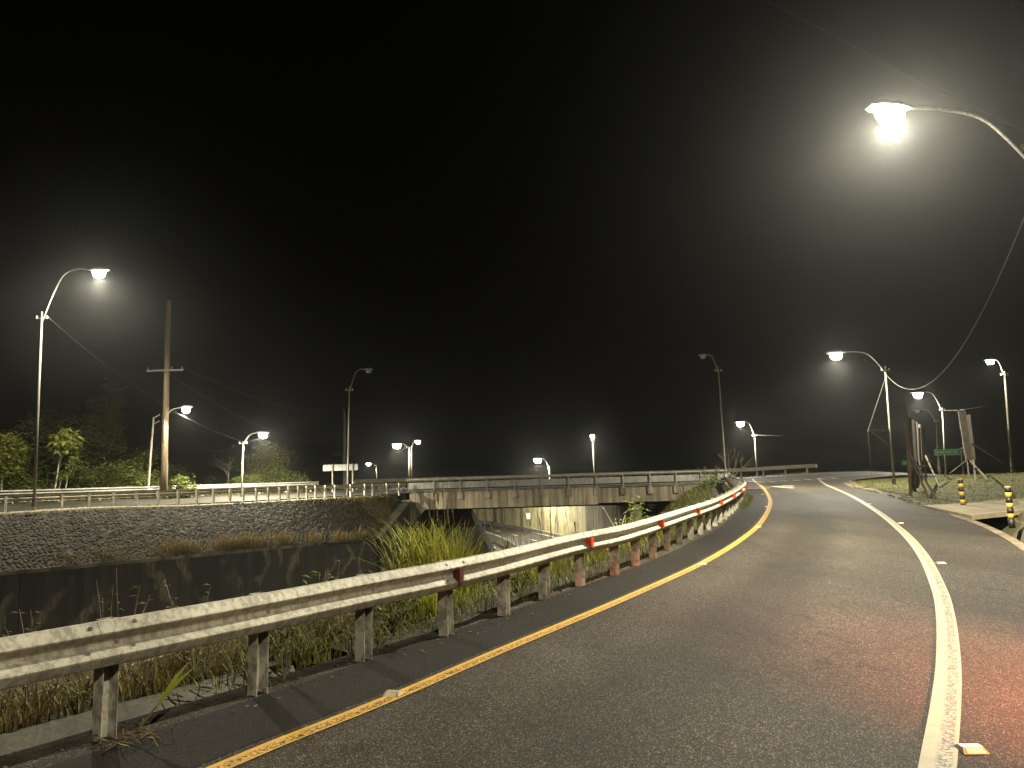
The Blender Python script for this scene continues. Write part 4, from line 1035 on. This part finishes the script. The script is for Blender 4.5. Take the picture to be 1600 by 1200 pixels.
blades(mb, 2200, behind(S0_ + 5, S0_ + 36, .22, .5), .14, .010, 1.2, 3); blades(mb, 3500, behind(S0_ + 26, S0_ + 56, -.28, .4), .34, .016, 1.0, 3)
tag(mb.build('verge_tufts', 'grass_mixed', fix=False), 'short weeds growing round the guardrail post feet', 'grass', kind='stuff')
# clumps of tall lush grass behind the rail (px of the clump foot seen over the rail)
def clump(label, d, off, n_, h, spread, mat='grass_lush', wd=.025, lean=.55, seeds=0):
    p, t = along(GPATH, sG, d); t = Vector((t.x, t.y, 0)).normalized(); c = p - Vector((t.y, -t.x, 0)) * off; c.z = p.z + emb_z(off) - .03
    r = root('grass_clump', c, label, 'grass clump', 'tall grass clumps behind the guardrail'); mb = MB()
    def pl():
        a = rnd.uniform(0, 6.283); q = spread * rnd.random() ** .7; return c + Vector((math.cos(a) * q, math.sin(a) * q, 0))
    blades(mb, int(n_ * .75), pl, h, wd, lean, 5); blades(mb, int(n_ * .18), pl, h * .8, wd * .8, 1.3, 5); under(r, mb, 'blades', mat, fix=False)
    for i in range(seeds):
        q = pl(); tip = q + Vector((rnd.uniform(-.2, .2), rnd.uniform(-.2, .2), h * rnd.uniform(1.0, 1.3)))
        under(r, MB().tube([q, q.lerp(tip, .6) + Vector((.02, 0, .05)), tip], [.005, .004, .003], 4).tube([tip - (tip - q) * .12, tip], [.012, .004], 5), 'seed_stalk', 'grass_dry')
def d_px(px, off=2.0):
    best = None
    for q, p in zip(sG, GPATH):
        if p.y < 3: continue
        i = sG.index(q); t = (GPATH[min(i + 1, len(GPATH) - 1)] - GPATH[max(i - 1, 0)]).normalized(); c = p - Vector((t.y, -t.x, 0)) * off
        v = c - CAM; x_ = v.dot(RGT) / v.dot(FWD) * FPX + 800
        if best is None or abs(x_ - px) < best[0]: best = (abs(x_ - px), q)
    return best[1]
clump('tallest lush grass clump behind the dark unlit delineator', d_px(672, 2.0), 2.0, 520, 1.55, .55, seeds=7)
clump('lush grass clump leaning beside the tallest one', d_px(720, 2.2), 2.2, 320, 1.35, .4, seeds=4)
clump('small grass clump left of the tallest one', d_px(635, 1.7), 1.7, 90, .9, .22, seeds=2)
clump('thin grass tuft at the end of the concrete drain', d_px(500, .9), .95, 120, .42, .3, 'grass_mixed', .014, 1.)
clump('low lush clump filling the gap between the fourth and fifth posts', d_px(660, 1.5), 1.55, 260, .8, .45)
clump('lush clump seen under the rail before the first orange delineator', d_px(840, 1.6), 1.7, 240, .75, .5, seeds=2)
clump('thin dry clump with seed heads poking over the rail before the highway', d_px(800, 2.2), 2.3, 90, 1.15, .5, 'grass_dry', .010, .5, 8)
clump('dry arching clump beside the highway view over the rail', d_px(860, 2.4), 2.4, 90, 1.05, .45, 'grass_dry', .010, .6, 6)
clump('lush clump under the rail past the first orange delineator', d_px(930, 1.7), 1.8, 240, .8, .6)
clump('green clump under the rail near the second orange delineator', d_px(1010, 1.7), 1.8, 240, .8, .7)
# leafy weeds
def weed(label, base, h, n_stem, leafn, leaf, mat='leaf_weed', spread=.3, grp='leafy weeds on the slope', flower=False):
    r = root('weed_plant', base, label, 'plant', grp); st = MB(); lf = MB(); b0 = Vector(base)
    for i in range(n_stem):
        a = rnd.uniform(0, 6.283); tip = b0 + Vector((math.cos(a) * spread * rnd.uniform(.2, 1), math.sin(a) * spread * rnd.uniform(.2, 1), h * rnd.uniform(.6, 1.05)))
        m_ = b0.lerp(tip, .5) + Vector((rnd.uniform(-.05, .05), rnd.uniform(-.05, .05), .06)); st.tube([b0, m_, tip], [.009, .006, .003], 5)
        for k_ in range(leafn):
            t = rnd.uniform(.25, 1.0); p = b0.lerp(m_, t * 2) if t < .5 else m_.lerp(tip, t * 2 - 1)
            leaf_quad(lf, p, leaf * rnd.uniform(.6, 1.2), droop=.5)
        if flower:
            for k_ in range(7): leaf_quad(st, tip + Vector((rnd.uniform(-.05, .05), rnd.uniform(-.05, .05), rnd.uniform(0, .06))), .05, 0)
    under(r, st, 'stems', 'bark' if not flower else 'sign_white', fix=False); under(r, lf, 'leaves', mat, fix=False)
def leaf_quad(mb, p, L, droop=.4, up=.6, width=.42):
    a = rnd.uniform(0, 6.283); e = rnd.uniform(-.25, up); d = Vector((math.cos(a) * math.cos(e), math.sin(a) * math.cos(e), math.sin(e)))
    s_ = Vector((-math.sin(a), math.cos(a), rnd.uniform(-.35, .35))).normalized() * L * width
    m_ = p + d * L * .5; t_ = p + d * L - Vector((0, 0, droop * L * .6)); o = len(mb.v)
    mb.v += [tuple(p), tuple(m_ - s_ * .5 - Vector((0, 0, .05 * L))), tuple(t_), tuple(m_ + s_ * .5 - Vector((0, 0, .05 * L))), tuple(m_ + Vector((0, 0, .04 * L)))]
    mb.f += [(o, o + 1, o + 4), (o + 1, o + 2, o + 4), (o + 2, o + 3, o + 4), (o + 3, o, o + 4)]; mb.mi += [0] * 4
def slope_base(px, off): 
    d = d_px(px, off); p, t = along(GPATH, sG, d); t = Vector((t.x, t.y, 0)).normalized(); c = p - Vector((t.y, -t.x, 0)) * off; c.z = p.z + emb_z(off) - .03; return c
weed('leafy weed with drooping leaves over the rail before the dark retaining wall', slope_base(515, 1.7), 1.02, 9, 9, .13, 'leaf_bright', .35)
weed('broad leafy bush over the rail past the first orange delineator', slope_base(990, 2.4), 1.35, 12, 10, .22, 'leaf_bright', .6)
weed('small white flowering weed on the slope past the first orange delineator', slope_base(968, 2.2), 1.05, 6, 3, .1, 'leaf_weed', .5, flower=True)
weed('thin dry weed standing over the rail before the dark wall', slope_base(160, 2.3), 1.25, 7, 6, .09, 'grass_dry', .35)
weed('leafy dry weed over the rail near the wall smears', slope_base(285, 2.2), 1.12, 11, 8, .10, 'grass_mixed', .4)
weed('short weed left of the first guardrail post, rising above the rail', slope_base(60, 2.2), 1.0, 8, 6, .1, 'grass_mixed', .35)
weed('weed beside the drain left of the first guardrail post', slope_base(95, 1.3), .5, 8, 9, .08, 'leaf_weed', .25)
weed('low leafy weed behind the second guardrail post', slope_base(445, 1.4), .75, 9, 9, .10, 'leaf_weed', .3)
weed('low leafy weed between the second and third guardrail posts', slope_base(520, 1.45), .62, 9, 8, .10, 'grass_mixed', .4)
weed('leafy green weed spilling between the third and fourth guardrail posts', slope_base(610, 1.2), .55, 10, 10, .11, 'leaf_weed', .4)
weed('low green weed on the ledge behind the fifth guardrail post', slope_base(815, 1.0), .42, 9, 9, .09, 'leaf_weed', .35)
weed('tangled dry weed behind the rail between the first two guardrail posts', slope_base(330, 1.5), .7, 16, 6, .09, 'grass_dry', .5)
weed('small leafy weed at the foot of the third guardrail post', slope_base(600, .3), .16, 8, 8, .05, 'leaf_bright', .14)
weed('dark leafy creeper climbing the second guardrail post', slope_base(428, .25), .62, 7, 9, .06, 'leaf_weed', .12)
# bushes at the rail bend
for (x, y, h, nn) in [(13.2, 50.5, 1.9, 16), (14.2, 53.2, 1.7, 14), (12.2, 47.5, 1.5, 12)]:
    weed({50.5: 'leafy bush behind the guardrail bend at the bridge end', 53.2: 'leafy bush against the base of the tall unlit lamp', 47.5: 'lower leafy bush just before the guardrail bend'}[y], (x, y, zr(y) - .55), h, nn, 14, .24, 'leaf_weed', .9)
# dry cane stalk at the first post
p0, t0 = along(GPATH, s_g, pa[0]); nr0 = Vector((t0.y, -t0.x, 0)).normalized()
cb = p0 + nr0 * .06 + t0 * .08
cr = root('cane_plant', cb, 'dry cane stalk with one long green blade at the first guardrail post', 'plant')
tipc = at_y(296, 1030, 5.55)
mid = cb.lerp(tipc, .5) + Vector((0, 0, -.04))
under(cr, MB().tube([cb, cb.lerp(mid, .5) + Vector((0, 0, -.02)), mid], [.010, .008, .006], 6), 'stalk', 'grass_dry')
mb = MB()
for k_ in range(3):
    e_ = tipc + Vector((rnd.uniform(-.06, .06), .03 * k_, -.05 * k_)); s_ = Vector((.3, .1, -.6)).normalized() * .012
    q = [mid - s_, mid + s_, mid.lerp(e_, .55) + s_ * 1.2 + Vector((0, 0, .02)), mid.lerp(e_, .55) - s_ * 1.2 + Vector((0, 0, .02)), e_]
    mb.add(q, [(0, 1, 2, 3), (3, 2, 4)])
under(cr, mb, 'green_blade', 'grass_lush', fix=False)
dl = MB()
for k_ in range(16):
    a = rnd.uniform(0, 6.283); L = rnd.uniform(.08, .30); q0 = cb + Vector((rnd.uniform(-.15, .3), rnd.uniform(-.15, .15), .01)); q1 = q0 + Vector((math.cos(a) * L, math.sin(a) * L * .6, rnd.uniform(0, .10))); dl.tube([q0, q0.lerp(q1, .5) + Vector((0, 0, .03)), q1], [.005, .005, .002], 4)
under(cr, dl, 'dry_leaves', 'grass_dry', fix=False)
# litter leaves on the verge
lt = MB()
for _ in range(260):
    d = rnd.uniform(S0_ - 1, S0_ + 24); p, t = along(GPATH, s_g, d); nr_ = Vector((t.y, -t.x, 0)).normalized(); q = p + nr_ * rnd.uniform(-.2, .22) ** 1 + Vector((0, 0, .012)); s_ = rnd.uniform(.01, .03); a = rnd.uniform(0, 6.28)
    lt.add([(q.x + math.cos(a + k_ * 1.57) * s_ * (1 if k_ % 2 else .5), q.y + math.sin(a + k_ * 1.57) * s_ * (1 if k_ % 2 else .5), q.z + rnd.uniform(0, .012)) for k_ in range(4)], [(0, 1, 2, 3)])
tag(lt.build('leaf_litter', 'grass_dry', fix=False), 'scattered dead leaves and grit along the verge', 'leaf litter', kind='stuff')
# dry tufts at the foot of the stone slope
mb = MB()
for u0_, n_ in [(.30, 60), (.345, 90), (.415, 160), (.44, 200), (.50, 260), (.525, 260), (.55, 220), (.60, 200), (.66, 120), (.72, 150), (.78, 160)]:
    blades(mb, n_, (lambda u0_=u0_: slope_pt(min(.99, max(0, u0_ + rnd.gauss(0, .012))), abs(rnd.gauss(0, .06)))), .75, .022, .5, 3)
blades(mb, 2600, lambda: slope_pt(rnd.uniform(.80, .995), rnd.random()), .28, .022, 1.2, 3)
blades(mb, 900, lambda: slope_pt(rnd.uniform(.3, .8), rnd.random() ** 3), .22, .02, 1.2, 3)
tag(mb.build('dry_grass', 'grass_dry', fix=False), 'dry straw tufts along the foot of the stone slope', 'grass', kind='stuff')
mb = MB(); blades(mb, 1500, lambda: slope_pt(rnd.uniform(.1, .95), rnd.uniform(.95, 1.02)), .16, .02, 1.1, 3)
tag(mb.build('edge_grass', 'grass_mixed', fix=False), 'thin grass fringe at the head of the stone slope', 'grass', kind='stuff')
# grass on the right bank
mb = MB()
def bankp():
    y = 15 + 43 * rnd.random() ** .9; d = .7 + 24 * rnd.random() ** 1.4; x = x_at(REDP, min(y, 58.2)) + d
    if 21 < y < 26.8 and d > -1: return None
    if y < DR1 and d < 3: return None
    return Vector((x, y, zbank(x, y) - .01))
blades(mb, 42000, bankp, .11, .022, 1.3, 2)
tag(mb.build('bank_turf', 'grass_bank_blades', fix=False), 'short mown turf blades over the right bank', 'grass', kind='stuff')
# grass fringe beyond the far guardrail
mb = MB()
def farp_():
    q = rnd.choice(frp); return q + Vector((rnd.uniform(-.6, .6), rnd.uniform(.3, 1.6), -.12))
blades(mb, 2600, farp_, .42, .03, .9, 3)
def farl_():
    q = rnd.choice(frl); return q + Vector((rnd.uniform(-.9, .4), rnd.uniform(.3, 2.0), -.15))
blades(mb, 3200, farl_, .75, .035, .8, 3)
for px in (563, 597, 607, 690, 1002, 1098): 
    c = at_y(px, 752, 66.8); c.z = 1.0; blades(mb, 60, lambda: c + Vector((rnd.gauss(0, .15), rnd.gauss(0, .15), 0)), 1.0, .03, .5, 3)
tag(mb.build('fringe_grass', 'grass_mixed', fix=False), 'grass fringe along the far guardrail of the bridge road', 'grass', kind='stuff')

# trees
def tree(label, base, h, crown_c, crown_r, clumps, per, leaf, mat, trunk_r=.09, bark='bark', name='tree', lean=0., limbs=6, trunk_vis=True, droop=.4, shell=.55, grp=None):
    base = Vector(base); r = root(name, base, label, 'tree' if name == 'tree' else 'bush', grp)
    cc = base + Vector(crown_c); tk = MB(); top = base + Vector((crown_c[0] * .9, crown_c[1] * .9, crown_c[2]))
    path = [base - Vector((0, 0, .3)), base.lerp(top, .35) + Vector((rnd.uniform(-.1, .1), 0, 0)), base.lerp(top, .7) + Vector((rnd.uniform(-.12, .12), 0, 0)), top]
    tk.tube(path, [trunk_r, trunk_r * .8, trunk_r * .6, trunk_r * .35], 8)
    pts = []
    for i in range(clumps):
        a = rnd.uniform(0, 6.283); cz = rnd.uniform(-1, 1); s_ = math.sqrt(max(0, 1 - cz * cz)); q = (shell + (1 - shell) * rnd.random()) * rnd.uniform(.72, 1.08)
        pts.append(cc + Vector((math.cos(a) * s_ * crown_r[0] * q, math.sin(a) * s_ * crown_r[1] * q, cz * crown_r[2] * q)))
    for i in range(limbs):
        e = rnd.choice(pts); s_ = base.lerp(top, rnd.uniform(.45, .95)); tk.tube([s_, s_.lerp(e, .5) + Vector((0, 0, .1)), e], [trunk_r * .4, trunk_r * .25, trunk_r * .08], 5)
    under(r, tk, 'trunk', bark, True, fix=False)
    lf = MB()
    for c in pts:
        rr = rnd.uniform(.6, 1.25) * min(crown_r) * .28
        for k_ in range(int(per * 1.6)):
            p = c + Vector((rnd.gauss(0, rr), rnd.gauss(0, rr), rnd.gauss(0, rr * .7))); leaf_quad(lf, p, leaf * 1.3 * rnd.uniform(.55, 1.25), droop, .7)
    under(r, lf, 'crown', mat, fix=False)
def on_upper(px, y, z=.75):
    p = at_y(px, 760, y); p.z = z; return p
P_ = on_upper(70, 53); tree('tall dark tree behind the lamp pole at the stone slope', P_, 6.5, (.3, 0, 4.1), (2.6, 2.0, 2.7), 95, 34, .30, 'leaf_dark', .14, shell=.4)
P_ = on_upper(150, 56); tree('dim tall tree right of the palest sapling', P_, 6, (0, 0, 4.2), (1.9, 1.6, 3.2), 70, 32, .30, 'leaf_dark', .14, shell=.4)
P_ = on_upper(155, 60); tree('very tall faint tree rising behind the others', P_, 9.5, (.3, 0, 6.8), (1.4, 1.4, 3.0), 40, 26, .30, 'leaf_dark', .14, shell=.3)
P_ = on_upper(2, 47); tree('bright leafy tree cut by the picture edge above the left road', P_, 4.5, (0, 0, 3.2), (1.25, 1.1, 1.5), 60, 36, .24, 'leaf_bright', .09, shell=.5)
P_ = on_upper(80, 48); tree('slender pale-trunked sapling with big bright leaves', P_, 4.8, (.75, 0, 4.15), (1.0, .9, .75), 30, 16, .42, 'leaf_bright', .06, 'pale_bark', droop=.8, shell=.5)
P_ = on_upper(101, 48.5); tree('second pale-trunked sapling with a small crown', P_, 3.3, (.25, 0, 2.9), (.5, .5, .6), 14, 12, .30, 'leaf_mid', .04, 'pale_bark', droop=.8)
P_ = on_upper(86, 48.3); tree('thin leaning sapling between the pale trunks', P_, 2.4, (.5, 0, 2.0), (.4, .4, .4), 8, 10, .22, 'leaf_mid', .03, 'pale_bark')
bl = [('rounded bush under the pale-trunked sapling', 40, 49, 2.0, 1.3, 'leaf_mid'), ('wide low bush behind the guardrail below the dim tree', 140, 51, 2.3, 1.5, 'leaf_mid'), ('leafy bush left of the slim pale pole', 185, 51, 1.9, 1.7, 'leaf_mid'), ('taller round bush behind the slim pale pole', 213, 54, 1.9, 2.2, 'leaf_mid'), ('low bush at the foot of the timber pole', 280, 50, 1.1, .9, 'leaf_mid'), ('sparse bush right of the timber pole', 268, 58, 1.2, 1.9, 'leaf_dark')]
for lab, px, y, rx, rz, mt in bl:
    P_ = on_upper(px, y); tree(lab, P_, rz * 2, (0, 0, rz * .75), (rx, rx * .8, rz), int(26 * rx), 40, .22, mt, .05, name='bush', limbs=4, shell=.5)
P_ = on_upper(355, 60); tree('small forked tree with a see-through crown beside the lamp', P_, 4.2, (.1, 0, 2.9), (1.3, 1.1, .95), 26, 12, .17, 'leaf_dark', .06, limbs=14)
P_ = on_upper(415, 62); tree('round leafy tree under the lamp beside the forked tree', P_, 4.6, (.1, 0, 2.6), (1.8, 1.5, 1.75), 80, 34, .22, 'leaf_bright', .09, shell=.5)
P_ = on_upper(450, 61); tree('wide leafy bush along the road right of the round tree', P_, 2.4, (0, 0, 1.2), (1.7, 1.0, .95), 40, 36, .20, 'leaf_mid', .05, name='bush', shell=.5)
P_ = on_upper(380, 59); tree('low dense bush in front of the forked tree', P_, 2.0, (0, 0, .95), (1.8, .9, .9), 40, 36, .20, 'leaf_mid', .05, name='bush', shell=.5)
P_ = on_upper(334, 63); tree('dim small bush at the edge of the dark gap', P_, 2, (0, 0, 1.0), (1.0, .8, 1.0), 18, 26, .18, 'leaf_dark', .04, name='bush')
P_ = on_upper(475, 66); tree('last low bush before the long sign', P_, 2, (0, 0, .8), (1.2, .7, .6), 18, 30, .18, 'leaf_mid', .04, name='bush')
# bright plume plant beyond the bridge railing
c = at_y(670, 752, 69); c.z = .9; r = root('grass_clump', c, 'bright plume grass standing behind the bridge railing', 'grass clump'); mb = MB()
for dx in (-.55, 0, .25, .8): blades(mb, 60, lambda: c + Vector((dx + rnd.gauss(0, .12), rnd.gauss(0, .15), 0)), 1.25, .06, .55, 4)
under(r, mb, 'blades', 'leaf_bright', fix=False)
# bare tree by the junction
def bare(label, base, hs_list):
    r = root('bare_tree', base, label, 'tree'); mb = MB()
    def br_(p, d, L, rad, lev):
        e = p + d * L; mb.tube([p, p.lerp(e, .5) + Vector((rnd.uniform(-.04, .04) * L, 0, 0)), e], [rad, rad * .8, rad * .55], 5)
        if lev:
            for _ in range(3 if lev > 1 else 3):
                nd = (d + Vector((rnd.uniform(-.8, .8), rnd.uniform(-.5, .5), rnd.uniform(-.1, .35)))).normalized(); br_(p.lerp(e, rnd.uniform(.55, 1)), nd, L * rnd.uniform(.42, .68), rad * .5, lev - 1)
    for dx, dz, L in hs_list: br_(Vector(base), Vector((dx, rnd.uniform(-.1, .1), dz)).normalized(), L, .075, 3)
    under(r, mb, 'branches', 'pale_bark', fix=False)
bb = at_y(1143, 745, 70); bb.z = .9
bare('leafless branching tree behind the guardrail bend', bb, [(-.42, 1, 1.9), (.35, 1, 1.9), (-.15, 1, 1.6), (.8, .75, 1.7), (-.8, .6, 1.1)])
# slope foliage left beyond the bridge
mb = MB()
def lsl():
    y = rnd.uniform(68, 125); p, t = along(HC, hs, s_near(HC, hs, Vector((0, y, 0)))); q = p + Vector((-t.y, t.x, 0)) * rnd.uniform(9.2, 17); k_ = (( (q - p).length - 9.4) / 8.5); k_ = max(0, min(1, k_)); k_ = k_ * k_ * (3 - 2 * k_); return Vector((q.x, q.y, -6.2 + 6.45 * k_))
blades(mb, 9000, lsl, .5, .05, .9, 3)
tag(mb.build('slope_grass', 'grass_mixed', fix=False), 'green grass on the cut slope beyond the bridge', 'grass', kind='stuff')
# marker posts in the cut
for px, py0, py1, y, lab in [(757, 800, 858, 78, 'thin grey post on the green slope under the bridge'), (898, 815, 845, 74, 'thin yellow post beside the highway under the bridge')]:
    t_ = at_y(px, py0, y); b_ = Vector((t_.x, t_.y, -6.15)); r = root('marker_post', b_, lab, 'post'); under(r, MB().tube([b_, t_], .05, 8), 'shaft', 'pole_steel' if px < 800 else 'bollard_yellow'); under(r, MB().box(t_ - Vector((0, 0, .2)), (.14, .05, .25)), 'plate', 'sign_white')

# ------------------------------------------------------------------ stationary car behind the viewer whose tail lamps redden the road
def car():
    o = Vector((5.7, 1.3, 0)); r = root('parked_car', o, 'dark parked car with red tail lamps behind the viewer', 'car')
    prof = [(-4.1, .32), (-4.15, .62), (-3.9, .80), (-2.9, .92), (-2.2, 1.38), (-.7, 1.42), (-.15, 1.0), (0, .92), (.02, .42), (-.1, .30)]
    mb = MB(); n_ = len(prof)
    for x in (-.85, .85): mb.v += [(x, y, z) for y, z in prof]
    mb.f = [tuple(range(n_)), tuple(range(2 * n_ - 1, n_ - 1, -1))] + [(i, (i + 1) % n_, (i + 1) % n_ + n_, i + n_) for i in range(n_)]; mb.mi = [0] * len(mb.f)
    mb.build('body', 'car_paint', r)
    for q in (-1, 1):
        MB().add([(q * .856, -2.75, .95), (q * .856, -2.2, 1.32), (q * .856, -.75, 1.35), (q * .856, -.35, .98)], [(0, 1, 2, 3)]).build('side_window', 'car_glass', r, fix=False)
        for y in (-3.35, -.75):
            w_ = MB().tube([(q * .70, y, .31), (q * .88, y, .31)], .31, 18).build('wheel', 'rubber', r); MB().tube([(q * .88, y, .31), (q * .89, y, .31)], .19, 14).build('rim', 'bolt_steel', w_)
        MB().box((q * .66, .03, .90), (.28, .05, .30)).build('tail_lamp', 'tail_lens_lit', r)
        ld = bpy.data.lights.new('tail_glow', 'SPOT'); ld.energy = 27000; ld.color = (1., .26, .10); ld.spot_size = math.radians(62); ld.spot_blend = 1.; ld.shadow_soft_size = .06
        lo = bpy.data.objects.new('tail_glow', ld); COL.objects.link(lo); lo.parent = r; lo.location = (q * .66, .10, .95); lo.rotation_euler = (math.radians(57.5), 0, math.radians(14))
    MB().box((0, .025, .62), (.5, .02, .12)).build('number_plate', 'sign_white', r)
car()

# ------------------------------------------------------------------ added haze volume around everything, imitating lens glow
hz = MB().box((0, 800, 6.5), (3300, 2400, 29)).build('glare', 'glare')
tag(hz, 'thin added haze lit by the street lamps', 'glare', kind='stuff')
